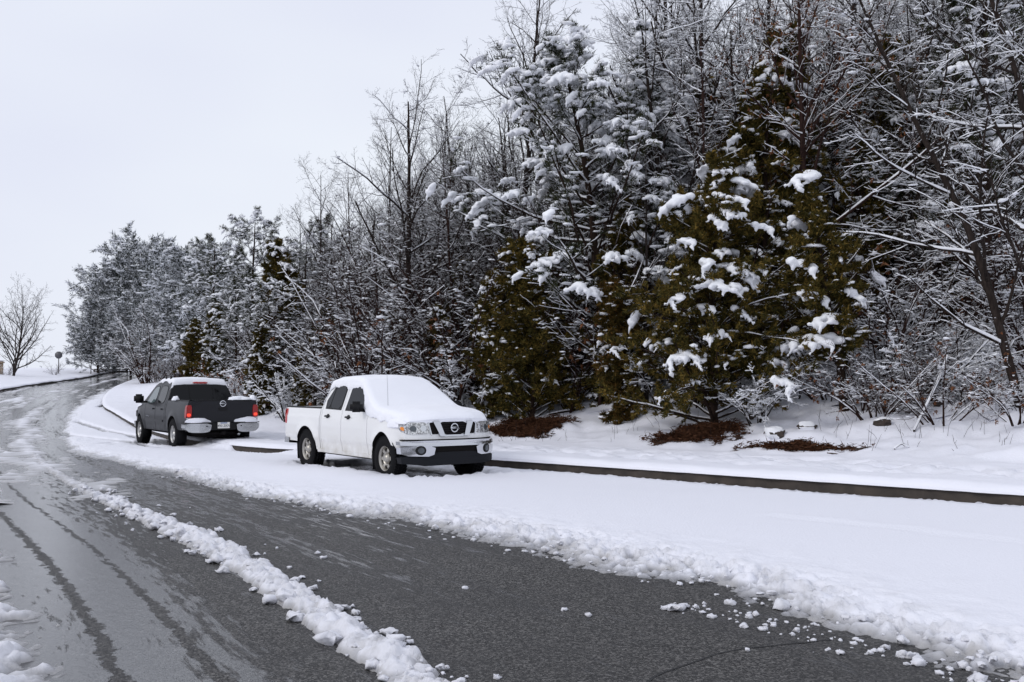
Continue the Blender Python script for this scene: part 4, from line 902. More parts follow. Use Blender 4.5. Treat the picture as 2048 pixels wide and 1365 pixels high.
class Truck:
    fdz = 0.0
    def __init__(s, **k): s.__dict__.update(k)
    def part(s, name, V, F, mt, smooth=True, parent=None, mats=None, mi=None, label=None):
        me = mesh_np(name, V, F, mats or [M[mt]], smooth, mi); o = obj(name, me, parent or s.root)
        if label: o["label"] = label
        if smooth:
            try: me.set_sharp_from_angle(angle=math.radians(40))
            except Exception: pass
        return o
    # half width of the body side
    def w(s, x, z):
        x, z = np.broadcast_arrays(np.asarray(x, float), np.asarray(z, float))
        b = np.interp(z, *zip(*s.wz))
        for xa in (0.0, s.wb):                                          # flared arches
            d = np.hypot(x - xa, z - s.za); b = b + s.flare * np.exp(-(np.maximum(d - s.R, 0) / .10) ** 2) * (z < s.zbelt - .1)
        t = np.clip((x - s.nose0) / (s.xf - s.nose0), 0, 1); b = b * (1 - s.taper * t ** 2)
        t = np.clip((s.tail0 - x) / max(s.tail0 - s.xr, .01), 0, 1); b = b * (1 - .025 * t ** 2)
        return b
    def warp(s, P):
        """pull the corners of the nose back and lean the rear of the cab"""
        P = np.array(P, float); x, y, z = P[:, 0].copy(), P[:, 1], P[:, 2]
        t = np.clip((x - s.nose0) / (s.xf - s.nose0), 0, 1.3)
        u = np.abs(y) / s.wmax
        P[:, 0] = x - t * (s.bow * u ** 3.6 + s.rake * np.maximum(z - .62, 0))
        return P
    def zb(s, x):
        z = np.full(np.shape(x), s.sill, float); z = np.where(x > s.wb + s.R * .8, s.nose_z, z); z = np.where(x < -s.R * .8, s.tail_z, z)
        for xa in (0.0, s.wb):
            q = s.R ** 2 - (x - xa) ** 2; z = np.where(q > 0, np.maximum(z, s.za + np.sqrt(np.maximum(q, 0))), z)
        return z
    def xs(s, x0, x1, seams=(), extra=()):
        a = list(np.arange(x0, x1, .07)) + [x0, x1] + list(extra)
        for xa in (0.0, s.wb): a += list(xa + s.R * np.cos(np.linspace(0, math.pi, 34)))
        a = [q for q in a if x0 <= q <= x1 and all(abs(q - t) > .013 for t in seams)]
        for t in seams: a += [t - .012, t - .006, t + .006, t + .012]
        a = np.unique(np.round(np.array(a), 4)); return a
    def cab(s):
        seams = s.seams; X = s.xs(s.xc, s.xf, seams, s.topx); topz = np.interp(X, s.topx, s.topz)
        nz, ncn, ntp = 30, 7, 9; rows = []
        for x, zt in zip(X, topz):
            rc = .10 if zt > s.zbelt + .15 else .085; ze = zt - rc; z0 = min(float(s.zb(np.array(x))), ze - .05)
            z = z0 + (ze - z0) * np.linspace(0, 1, nz); y = s.w(x, z)
            gr = any(abs(x - t) < .008 for t in seams)
            if gr: y = y - .022
            a = np.linspace(0, math.pi / 2, ncn)[1:]; yc = y[-1] - rc * .9 * (1 - np.cos(a)); zc = ze + rc * .8 * np.sin(a)
            yt = np.linspace(yc[-1], 0, ntp)[1:]; zt_ = zc[-1] + (zt + .2 * rc - zc[-1]) * (1 - (yt / yc[-1]) ** 2)
            rows.append(np.stack([np.full(nz + ncn - 1 + ntp - 1, x), np.concatenate([y, yc, yt]), np.concatenate([z, zc, zt_])], -1))
        A = np.array(rows); k = A.shape[1]; B = A[:, ::-1][:, 1:] * np.array([1, -1, 1])
        A = np.concatenate([A, B], 1); kk = A.shape[1]
        V = A.reshape(-1, 3); F = grid_faces(len(X), kk)
        # door skins are their own meshes: faces between two seams, above the sill
        c = V[F].mean(1); side = (np.abs(c[:, 1]) > .5) & (c[:, 2] > s.sill + .035) & (c[:, 2] < s.zroof - .12)
        which = np.zeros(len(F), int)
        for i in range(len(seams) - 1): which = np.where(side & (c[:, 0] > seams[i]) & (c[:, 0] < seams[i + 1]), (i + 1) * np.where(c[:, 1] > 0, 1, -1), which)
        vw = s.warp(V)
        lip = np.zeros(len(V))
        shell = F[which == 0]
        # nose and back panels, floor
        def cap(row, flip):
            h = A[row, :k]; u = np.concatenate([-np.linspace(1, 0, 14) ** .6, np.linspace(0, 1, 14)[1:] ** .6]); Q = np.stack([h[:, None, 0] + 0 * u, h[:, None, 1] * u, h[:, None, 2] + 0 * u], -1)
            f = grid_faces(k, len(u)); return s.warp(Q.reshape(-1, 3)), [f if flip else f[:, ::-1]]
        fl = np.stack([A[:, 0], A[:, -1]], 1); flV = s.warp(fl.reshape(-1, 3)); flF = grid_faces(len(X), 2)[:, ::-1]
        V2, F2 = join([(vw, [shell]), cap(0, True), cap(-1, False)])
        body = s.part("body", V2, F2, s.paint)
        s.part("floor_pan", flV, [flF], "under")
        for q in sorted(set(which) - {0}):
            f = F[which == q]; u, inv = np.unique(f, return_inverse=True)
            d = s.part("door", vw[u], [inv.reshape(f.shape)], s.paint); s.doors[q] = d
        s.A, s.X, s.k = A, X, k
        return body
    def bed(s):
        x1 = s.xc - s.gap; X = s.xs(s.xr, x1); nz = 26; rows = []
        for x in X:
            z0 = float(s.zb(np.array(x))); z = z0 + (s.zrail - .03 - z0) * np.linspace(0, 1, nz); y = s.w(x, z); yo = y[-1]
            ex = [(yo - .012, s.zrail - .008), (yo - .03, s.zrail), (yo - .09, s.zrail), (yo - .11, s.zrail - .02), (yo - .12, s.zrail - .48), (0, s.zrail - .48)]
            rows.append(np.concatenate([np.stack([np.full(nz, x), y, z], -1), np.array([(x, a, b) for a, b in ex])]))
        A = np.array(rows); k = A.shape[1]; A = np.concatenate([A, A[:, ::-1][:, 1:] * (1, -1, 1)], 1)
        V = A.reshape(-1, 3); F = grid_faces(len(X), A.shape[1]); parts = [(V, [F])]
        for row, fl in ((0, True), (-1, False)):
            h = A[row, :nz + 2]; u = np.linspace(-1, 1, 13); Q = np.stack([h[:, None, 0] + 0 * u, h[:, None, 1] * u, h[:, None, 2] + 0 * u], -1); f = grid_faces(nz + 2, 13); parts.append((Q.reshape(-1, 3), [f if fl else f[:, ::-1]]))
        V, F = join(parts); s.part("bed", V, F, s.paint)
        fl = np.stack([A[:, 0], A[:, -1]], 1).reshape(-1, 3); s.part("bed_floor", fl, [grid_faces(len(X), 2)[:, ::-1]], "under")
        for sg in (1, -1):
            ye = s.w(X, s.zrail) * sg
            pr = [(.004, -.02), (.006, .008), (-.03, .016), (-.10, .012), (-.115, -.02)]
            P = np.array([[(x, y + a * sg, s.zrail + b) for a, b in pr] for x, y in zip(X, ye)]); f = grid_faces(len(X), 5)
            s.part("rail_cap", P.reshape(-1, 3), [f if sg > 0 else f[:, ::-1]], "plastic")
    # patches laid on a surface: outline in two coordinates, mapped into place
    def patch(s, outline, fn, o0, o1, round_=2, rings=4):
        P = np.array(outline, float)
        for _ in range(round_):
            Q = np.roll(P, -1, 0); P = np.stack([.82 * P + .18 * Q, .18 * P + .82 * Q], 1).reshape(-1, 2)
        d = np.roll(P, -1, 0); area = (P[:, 0] * d[:, 1] - d[:, 0] * P[:, 1]).sum()
        if area < 0: P = P[::-1]
        # finer sampling of long edges
        out = []
        for a, b in zip(P, np.roll(P, -1, 0)):
            m_ = max(1, int(np.linalg.norm(b - a) / .06)); out += [a + (b - a) * i / m_ for i in range(m_)]
        P = np.array(out); c = P.mean(0); n_ = len(P)
        lay = [np.concatenate([P, np.full((n_, 1), o0)], 1), np.concatenate([P, np.full((n_, 1), o1)], 1)]
        for r in range(1, rings): lay.append(np.concatenate([c + (P - c) * (1 - r / rings), np.full((n_, 1), o1)], 1))
        G = np.concatenate(lay + [np.array([[c[0], c[1], o1]])])
        F = grid_faces(len(lay), n_, True); e = (len(lay) - 1) * n_; T = np.array([[e + i, e + (i + 1) % n_, e + n_] for i in range(n_)])
        return fn(G[:, 0], G[:, 1], G[:, 2]), [T, F]
    def f_side(s, sg): return lambda x, z, o: s.warp(np.stack([x, sg * (s.w(x, z) + o), z], -1))
    def f_front(s, x0): return lambda y, z, o: s.warp(np.stack([np.full(y.shape, x0) + o, y, z], -1))
    def f_rear(s, x0, lean=0.0, z0=0.0, bow=0.0): return lambda y, z, o: np.stack([x0 - o + lean * (z - z0) + bow * (np.abs(y) / s.wmax) ** 2.5, y, z], -1)
    def side(s, name, sg, outline, o0, o1, mt, parent=None, round_=2, label=None):
        V, F = s.patch(outline, s.f_side(sg), o0, o1, round_)
        if sg > 0: F = [f[:, ::-1] for f in F]
        return s.part(name, V, F, mt, True, parent, label=label)
    def front(s, name, outline, o0, o1, mt, parent=None, round_=1, x0=None, label=None):
        V, F = s.patch([(a, b + s.fdz) for a, b in outline], s.f_front(s.xf if x0 is None else x0), o0, o1, round_); return s.part(name, V, F, mt, True, parent, label=label)
    def rear(s, name, outline, o0, o1, mt, parent=None, round_=1, x0=None, lean=0., z0=0., bow=0., label=None):
        V, F = s.patch(outline, s.f_rear(s.xr if x0 is None else x0, lean, z0, bow), o0, o1, round_); return s.part(name, V, [f[:, ::-1] for f in F], mt, True, parent, label=label)
    def box(s, name, c, h, mt, parent=None, bev=.01, rot=None):
        bm = bmesh.new(); bmesh.ops.create_cube(bm, size=2)
        for v in bm.verts: v.co = Vector((v.co.x * h[0], v.co.y * h[1], v.co.z * h[2]))
        bmesh.ops.bevel(bm, geom=bm.edges[:], offset=min(bev, min(h) * .9), segments=2, affect='EDGES')
        me = bpy.data.meshes.new(name); bm.to_mesh(me); bm.free(); me.materials.append(M[mt]); me.shade_smooth() if hasattr(me, "shade_smooth") else None
        o = obj(name, me, parent or s.root, c)
        if rot: o.rotation_euler = rot
        return o
    def lathe(s, prof, m=48):
        a = np.arange(m) * 2 * math.pi / m; pr = np.array(prof)
        V = np.stack([pr[:, None, 1] * np.cos(a), pr[:, None, 0] + 0 * a, pr[:, None, 1] * np.sin(a)], -1); return V.reshape(-1, 3), [grid_faces(len(pr), m, True)]
    def wheels(s, spokes, sw, holes, mt):
        r, w, rr = s.rt, s.tw, s.rim; h = w / 2
        ty = s.lathe([(-h * .9, rr - .01), (-h, rr + .03), (-h * 1.02, (r + rr) / 2), (-h * .93, r - .03), (-h * .78, r - .006), (-h * .4, r), (h * .4, r), (h * .78, r - .006), (h * .93, r - .03), (h * 1.02, (r + rr) / 2), (h, rr + .03), (h * .9, rr - .01)], 56)
        # tread blocks
        V = ty[0]; parts = [ty]; nb = 44
        for i in range(nb):
            for lane in (-.72, -.25, .25, .72):
                a = (i + (.5 if lane in (-.25, .72) else 0)) * 2 * math.pi / nb; da = .055
                c = []
                for rad in (r - .012, r + .004):
                    for aa in (a - da, a + da):
                        for yy in (lane * h - .2 * h, lane * h + .2 * h): c.append((rad * math.cos(aa), yy, rad * math.sin(aa)))
                parts.append((np.array(c), [np.array([(4, 5, 7, 6), (0, 2, 3, 1), (0, 1, 5, 4), (2, 6, 7, 3), (0, 4, 6, 2), (1, 3, 7, 5)])]))
        tyV, tyF = join(parts)
        rim = s.lathe([(-h * .9, rr - .005), (-h * .95, rr + .012), (-h * .9, rr + .016), (-h * .80, rr - .012), (-h * .55, rr - .022), (.0, rr - .05)], 56)
        # disc of the wheel, facing -y; openings between the spokes
        parts = [rim]; yf = -h * .62; r1, r0 = rr - .012, .085
        ns = spokes * 10; a = np.arange(ns + 1) * 2 * math.pi / ns
        rad = np.linspace(r0, r1, 9)
        Vd = np.array([[(q * math.cos(t), yf - .03 * math.sin((q - r0) / (r1 - r0) * 3.1) + .02, q * math.sin(t)) for t in a] for q in rad]); f = grid_faces(9, ns + 1)
        cc = Vd.reshape(-1, 3)[f].mean(1); ca = np.arctan2(cc[:, 2], cc[:, 0]); cr_ = np.hypot(cc[:, 0], cc[:, 2]); ph = np.abs(((ca * spokes / (2 * math.pi)) % 1) - .5) * 2   # 0 mid opening, 1 spoke
        lo, hi, gapw = holes; hole = (cr_ > r0 + (r1 - r0) * lo) & (cr_ < r0 + (r1 - r0) * hi) & (ph < gapw)
        f = f[~hole]; Vb = Vd.reshape(-1, 3) + (0, .03, 0)
        parts += [(Vd.reshape(-1, 3), [f]), s.lathe([(yf - .03, .0), (yf - .035, .045), (yf - .02, .06), (yf + .005, .088), (yf + .03, .09)], 24)]
        # sides of the openings: a copy set back joined as depth
        parts.append((Vb, [f[:, ::-1]]))
        rV, rF = join(parts)
        bk = s.lathe([(yf + .075, .0), (yf + .075, rr - .03)], 40)
        first = None
        for xa in (0.0, s.wb):
            for sg in (1, -1):
                wo_ = empty("wheel", (xa, sg * s.track, s.rt)); wo_.parent = s.root; wo_.rotation_euler = (0, .3 * xa + sg, 0 if sg < 0 else math.pi)
                if first is None: first = [("tyre", mesh_np("tyre", tyV, tyF, [M["rubber"]], False)), ("rim", mesh_np("rim", rV, rF, [M[mt]], True)), ("brake_disc", mesh_np("brake_disc", *bk, [M["under"]], True))]
                for nm, me in first: obj(nm, me, wo_)
    def snow_loft(s, name, X, zlow, thick, wadd=.03, rc=.16, seed=1, end0=.1, end1=.1, smooth_top=.18, warp=True):
        """a rounded blanket of snow over the top of the cab"""
        fx = np.arange(s.xc - .3, s.xf + .5, .02); ft = np.interp(fx, s.topx, s.topz); g_ = np.exp(-(np.arange(-30, 31) * .02 / smooth_top) ** 2); g_ /= g_.sum()
        fs = np.convolve(np.pad(ft, 30, mode="edge"), g_, "valid"); fs = np.maximum(fs, ft)
        rows = []; nh = 34
        for x in X:
            e = math.sqrt(max(0, min(1, (x - X[0]) / end0))) * math.sqrt(max(0, min(1, (X[-1] - x) / end1)))
            th = thick(x) * (0.12 + .88 * e) ; zt = float(np.interp(x, fx, fs)) + th
            zl = zlow(x) + .028 * float(fbm(x * 5.5, seed, 0, seed, 3)) + .014 * float(vnoise(x * 23, seed, 0, seed + 4))
            zl = min(zl, zt - .06)
            u = np.linspace(0, 1, nh); z = zl + (zt - zl) * np.sin(u * math.pi / 2) ** .0 * np.minimum(1, u * 1.9)
            # side climbs, then rolls over into the crowned top
            zs = np.linspace(zl, zt - rc * .75, 16); lift = np.clip((zs - zl) / .07, 0, 1) ** .5
            ys = s.w(x, np.minimum(zs, s.zroof)) + wadd * lift * (.25 + .75 * e) + .004
            a = np.linspace(0, math.pi / 2, 9)[1:]; yc = ys[-1] - rc * (1 - np.cos(a)); zc = zs[-1] + rc * .62 * np.sin(a)
            yt = np.linspace(yc[-1], 0, 9)[1:]; zz = zc[-1] + (zt + .012 - zc[-1]) * (1 - (yt / yc[-1]) ** 2)
            rows.append(np.stack([np.full(32, x), np.concatenate([ys, yc, yt]), np.concatenate([zs, zc, zz])], -1))
        A = np.array(rows); A = np.concatenate([A, A[:, ::-1][:, 1:] * (1, -1, 1)], 1); V = A.reshape(-1, 3)
        if warp: V = s.warp(V)
        nn = fbm(V[:, 0] * 2.6, V[:, 1] * 2.6, V[:, 2] * 2.6, seed, 4) * .020
        V = V + np.stack([0 * nn, np.sign(V[:, 1]) * nn * .5, nn * .5], -1)
        k = A.shape[1]; F = grid_faces(len(X), k); parts = [(V, [F])]
        for row, fl in ((0, True), (-1, False)):
            h = V.reshape(len(X), k, 3)[row]; m_ = k // 2; le, ri = h[:m_ + 1], h[::-1][:m_ + 1]; u = np.linspace(0, 1, 15)[None, :, None]; Q = le[:, None] * (1 - u) + ri[:, None] * u
            if row == -1 and warp: Q[..., 0] = (h[m_, 0] - .0) - s.bow * (np.abs(Q[..., 1]) / s.wmax) ** 3.6 - s.rake * np.maximum(0, Q[..., 2] - h[m_, 2])
            f = grid_faces(m_ + 1, 15); parts.append((Q.reshape(-1, 3), [f[:, ::-1] if fl else f]))
        V, F = join(parts); return s.part(name, V, F, "snow_car")
    def mound(s, name, c, r, seed, parent=None, flat=1.0):
        V0, F0 = ICO3; d = V0 * np.array(r); nn = fbm(V0[:, 0] * 2 + seed, V0[:, 1] * 2, V0[:, 2] * 2, seed, 3)
        d = d * (1 + .16 * nn[:, None]); d[:, 2] = np.where(d[:, 2] < 0, d[:, 2] * .15, d[:, 2])
        return s.part(name, d + np.array(c), [F0], "snow_car", True, parent)
    def emblem(s, c, r, face, parent=None):
        """chrome ring crossed by a lettered bar, lying in the y-z plane, facing along face (+1 front, -1 rear)"""
        e = empty("emblem", c); e.parent = parent or s.root; e.rotation_euler = (0, 0, 0 if face > 0 else math.pi)
        R_, t_ = r, r * .16; a = np.arange(36) * 2 * math.pi / 36; b = np.arange(8) * 2 * math.pi / 8
        V = np.stack([.5 * t_ * np.sin(b)[None] + 0 * a[:, None], (R_ + t_ * np.cos(b)[None]) * np.cos(a)[:, None], (R_ + t_ * np.cos(b)[None]) * np.sin(a)[:, None]], -1).reshape(-1, 3)
        i = np.arange(36)[:, None]; j = np.arange(8)[None]; F = np.stack([i * 8 + j, ((i + 1) % 36) * 8 + j, ((i + 1) % 36) * 8 + (j + 1) % 8, i * 8 + (j + 1) % 8], -1).reshape(-1, 4)
        obj("ring", mesh_np("ring", V, [F], [M["chrome"]], True), e)
        s.box("bar", (.004, 0, 0), (.008, r * 1.22, r * .24), "chrome", e, .004)
        tx = bpy.data.curves.new("lettering", 'FONT'); tx.body = "NISSAN"; tx.size = r * .46; tx.align_x = 'CENTER'; tx.align_y = 'CENTER'; tx.extrude = .0005; tx.materials.append(M["ink"])
        to = text_mesh("lettering", tx); to.parent = e; to.location = (.0135, 0, 0); to.rotation_euler = (math.pi / 2, 0, math.pi / 2)
        return e
    def finish(s, T, label):
        x, y = T["o"]; s.root.location = (x, y, T["z"]); s.root.rotation_euler = (T.get("rx", 0), 0, T["a"]); tag(s.root, label, "pickup", "pickups parked at the kerb")

# ---------------- white pickup
W = Truck(root=empty("pickup_truck", (0, 0, 0)), doors={}, paint="white_paint", wb=3.2, xf=3.98, xr=-1.10, xc=.60, gap=.025, za=.385, R=.455, rt=.385, tw=.255, rim=.222, track=.795,
          sill=.40, nose_z=.56, fdz=.075, tail_z=.52, zbelt=1.18, zroof=1.735, zrail=1.20, wmax=.925, flare=.03, nose0=3.0, tail0=-.6, taper=.07, bow=.26, rake=.16,
          wz=[(.35, .86), (.45, .880), (.575, .892), (.61, .912), (.85, .918), (1.02, .912), (1.06, .897), (1.17, .877), (1.24, .85), (1.45, .775), (1.70, .69), (1.9, .63)],
          topx=[.60, .70, .80, 1.0, 1.5, 1.85, 2.0, 2.82, 3.0, 3.5, 3.85, 3.98], topz=[1.24, 1.50, 1.68, 1.73, 1.745, 1.725, 1.68, 1.185, 1.165, 1.135, 1.08, 1.035], seams=(.66, 1.52, 2.55))
W.seams = (.66, 1.52, 2.55)
W.cab(); W.bed(); W.wheels(6, .5, (.30, .80, .52), "silver")
W.box("chassis", (1.45, 0, .50), (2.45, .56, .22), "under", bev=.05)
for sg in (1, -1):
    dF, dR = W.doors.get(2 * sg), W.doors.get(1 * sg)
    W.side("window_frame", sg, [(1.62, 1.165), (2.47, 1.155), (2.42, 1.26), (2.08, 1.615), (1.64, 1.64)], -.01, .004, "plastic", dF, 0)
    W.side("window", sg, [(1.65, 1.19), (2.43, 1.18), (2.38, 1.26), (2.06, 1.59), (1.67, 1.615)], -.01, .009, "glass", dF, 1)
    W.side("window_frame", sg, [(.78, 1.185), (1.46, 1.17), (1.46, 1.64), (.94, 1.625), (.74, 1.34)], -.01, .004, "plastic", dR, 0)
    W.side("window", sg, [(.97, 1.205), (1.43, 1.195), (1.43, 1.615), (1.0, 1.605)], -.01, .009, "glass", dR, 1)
    W.side("quarter_window", sg, [(.82, 1.215), (.945, 1.21), (.97, 1.595), (.93, 1.585), (.79, 1.34)], -.01, .009, "glass", dR, 1)
    for x_, d_ in ((1.72, dF), (.86, dR)):
        W.side("handle_recess", sg, [(x_ + .03, 1.01), (x_ + .13, 1.01), (x_ + .13, 1.09), (x_ + .03, 1.09)], -.01, .003, "plastic", d_)
        W.side("handle", sg, [(x_, 1.035), (x_ + .17, 1.032), (x_ + .17, 1.068), (x_, 1.068)], .0, .04, "plastic", d_)
    W.box("mirror_arm", (2.36, sg * .935, 1.19), (.035, .06, .03), "plastic", bev=.012)
    mo = W.box("mirror", (2.40, sg * 1.045, 1.25), (.055, .125, .095), "plastic", bev=.05)
    for xa in (0, W.wb): W.box("mud_flap", (xa - .435, sg * .80, .36), (.012, .115, .19), "rubber", bev=.008, rot=(0, -.12, 0))
    # headlight with amber side lamp
    hl = W.front("headlight", [(sg * .44, .745), (sg * .80, .73), (sg * .905, .80), (sg * .905, .935), (sg * .47, .935)], -.04, .012, "lens")
    W.front("reflector", [(sg * .565 + .05 * math.cos(t), .835 + .05 * math.sin(t)) for t in np.arange(12) * math.pi / 6], .01, .018, "chrome", hl, 0)
    W.front("reflector", [(sg * .725 + .05 * math.cos(t), .83 + .05 * math.sin(t)) for t in np.arange(12) * math.pi / 6], .01, .020, "lens_dark", hl, 0)
    W.front("turn_signal", [(sg * .85, .79), (sg * .895, .81), (sg * .90, .86), (sg * .855, .86)], .0, .022, "amber", hl)
    # grille opening and slanted chrome strut
    W.front("grille_opening", [(sg * .285, .735), (sg * .435, .735), (sg * .465, .925), (sg * .355, .935)], -.02, .010, "under")
    W.front("grille_frame", [(sg * .425, .725), (sg * .445, .725), (sg * .485, .93), (sg * .465, .93)], -.02, .02, "chrome", None, 0)
    W.front("grille_strut", [(sg * .19, .70), (sg * .285, .705), (sg * .40, .945), (sg * .275, .945)], -.02, .045, "chrome", None, 0)
    # chrome bumper end with round fog lamp
    W.front("fog_lamp_ring", [(sg * .655 + .082 * math.cos(t), .475 + .078 * math.sin(t)) for t in np.arange(16) * math.pi / 8], .05, .088, "plastic", None, 0)
    fg = W.front("fog_lamp", [(sg * .655 + .05 * math.cos(t), .475 + .05 * math.sin(t)) for t in np.arange(14) * math.pi / 7], .06, .094, "lens_dark", None, 0)
W.front("grille_opening", [(-.20, .72), (.20, .72), (.30, .945), (-.30, .945)], -.02, .010, "under", None, 1)
W.front("grille_frame", [(-.205, .695), (.205, .695), (.215, .722), (-.215, .722)], -.02, .025, "chrome", None, 0)
for k in range(5): W.front("grille_bar", [(-.2 - .02 * k, .745 + .04 * k), (.2 + .02 * k, .745 + .04 * k), (.2 + .02 * k, .752 + .04 * k), (-.2 - .02 * k, .752 + .04 * k)], .005, .022, "plastic", None, 0)
W.emblem((W.xf - W.rake * .29 + .05, 0, .912), .068, 1)
# bumper: chrome bar above, two chrome ends, dark intake and valance
W.front("bumper_bar", [(-.93, .54), (.93, .54), (.93, .635), (-.93, .635)], -.12, .08, "chrome", None, 1)
W.front("bumper_gap", [(-.90, .632), (.90, .632), (.90, .652), (-.90, .652)], -.05, .02, "under", None, 0)  # black strip standing in for the shaded gap between body and bumper
for sg in (1, -1): W.front("bumper_end", [(sg * .44, .372), (sg * .915, .385), (sg * .93, .545), (sg * .40, .545)], -.12, .076, "chrome", None, 1)
W.front("intake", [(-.44, .42), (.44, .42), (.44, .548), (-.44, .548)], -.10, .040, "under", None, 0)
W.front("valance", [(-.90, .225), (.90, .225), (.92, .378), (.45, .372), (.42, .44), (-.42, .44), (-.45, .372), (-.92, .378)], -.14, .055, "valance", None, 1)
for sg in (1, -1):
    W.side("taillight", sg, [(-1.10, .86), (-1.0, .86), (-.985, 1.16), (-1.10, 1.16)], -.02, .006, "red", None, 1)
W.rear("taillight", [(-.90, .86), (-.80, .86), (-.80, 1.16), (-.89, 1.16)], -.01, .008, "red")
W.rear("tailgate", [(-.75, .62), (.75, .62), (.75, 1.19), (-.75, 1.19)], -.01, .012, "white_paint")
W.rear("rear_bumper", [(-.90, .44), (.90, .44), (.90, .60), (-.90, .60)], -.12, .11, "chrome_dull", None, 1, bow=.10)
W.box("antenna_base", (2.86, -.66, 1.18), (.02, .015, .015), "plastic", bev=.006)
aV, aF = tubes(np.array([[(2.86, -.66, 1.15), (2.84, -.66, 1.5), (2.80, -.66, 1.92)]]), np.array([[.0035, .0025, .0018]]), 6); W.part("antenna", aV, aF, "plastic")
for sg in (1, -1):
    W.side("rocker", sg, [(.50, .355), (2.72, .355), (2.72, .425), (.50, .425)], -.03, .012, "white_paint", None, 0)
def zl(x): return float(np.interp(x, [.6, .75, 1.0, 1.42, 1.5, 1.58, 1.9, 2.1, 2.24, 2.4, 2.55, 2.7, 3.0, 3.3, 3.6, 4.1], [1.34, 1.53, 1.60, 1.59, 1.53, 1.575, 1.585, 1.52, 1.40, 1.18, 1.12, 1.07, 1.04, 1.015, 1.0, 1.01]))
W.snow_loft("snow_blanket", np.concatenate([np.linspace(.62, .8, 8), np.arange(.83, 3.85, .03), np.linspace(3.86, 4.0, 8)]), zl, lambda x: float(np.interp(x, [.6, 2.0, 2.5, 3.0, 3.6, 4.1], [.085, .085, .075, .095, .095, .085])), seed=3, end0=.18, end1=.14)
for sg, c, r in ((-1, (3.45, -.89, .93), (.22, .035, .14)), (-1, (3.62, -.86, .99), (.2, .06, .08))): W.mound("snow_clump", c, r, 5)
TRUCK_W["z"] = float(hr(TRUCK_W["o"][1] - 1.2)) ; W.finish(TRUCK_W, "white crew-cab pickup parked nose towards us, hood, windshield and roof buried in snow")

# ---------------- grey pickup
G = Truck(root=empty("pickup_truck", (0, 0, 0)), doors={}, paint="grey_paint", wb=3.55, xf=4.45, xr=-1.16, xc=.74, gap=.025, za=.42, R=.50, rt=.42, tw=.275, rim=.245, track=.855,
          sill=.47, nose_z=.50, tail_z=.55, zbelt=1.24, zroof=1.88, zrail=1.335, wmax=1.0, flare=.025, nose0=3.4, tail0=-.5, taper=.10, bow=.30, rake=.12,
          wz=[(.4, .93), (.52, .955), (.75, .985), (.95, .985), (1.1, .975), (1.24, .945), (1.35, .91), (1.6, .83), (1.86, .74), (2.0, .69)],
          topx=[.74, .80, .88, .96, 1.2, 1.8, 2.3, 2.45, 3.25, 3.4, 3.9, 4.3, 4.45], topz=[1.42, 1.62, 1.80, 1.86, 1.885, 1.89, 1.865, 1.82, 1.30, 1.28, 1.23, 1.17, 1.10], seams=(.86, 1.80, 2.92))
G.cab(); G.bed(); G.wheels(6, .5, (.28, .92, .60), "silver2")
G.box("chassis", (1.6, 0, .58), (2.6, .60, .22), "under", bev=.05)
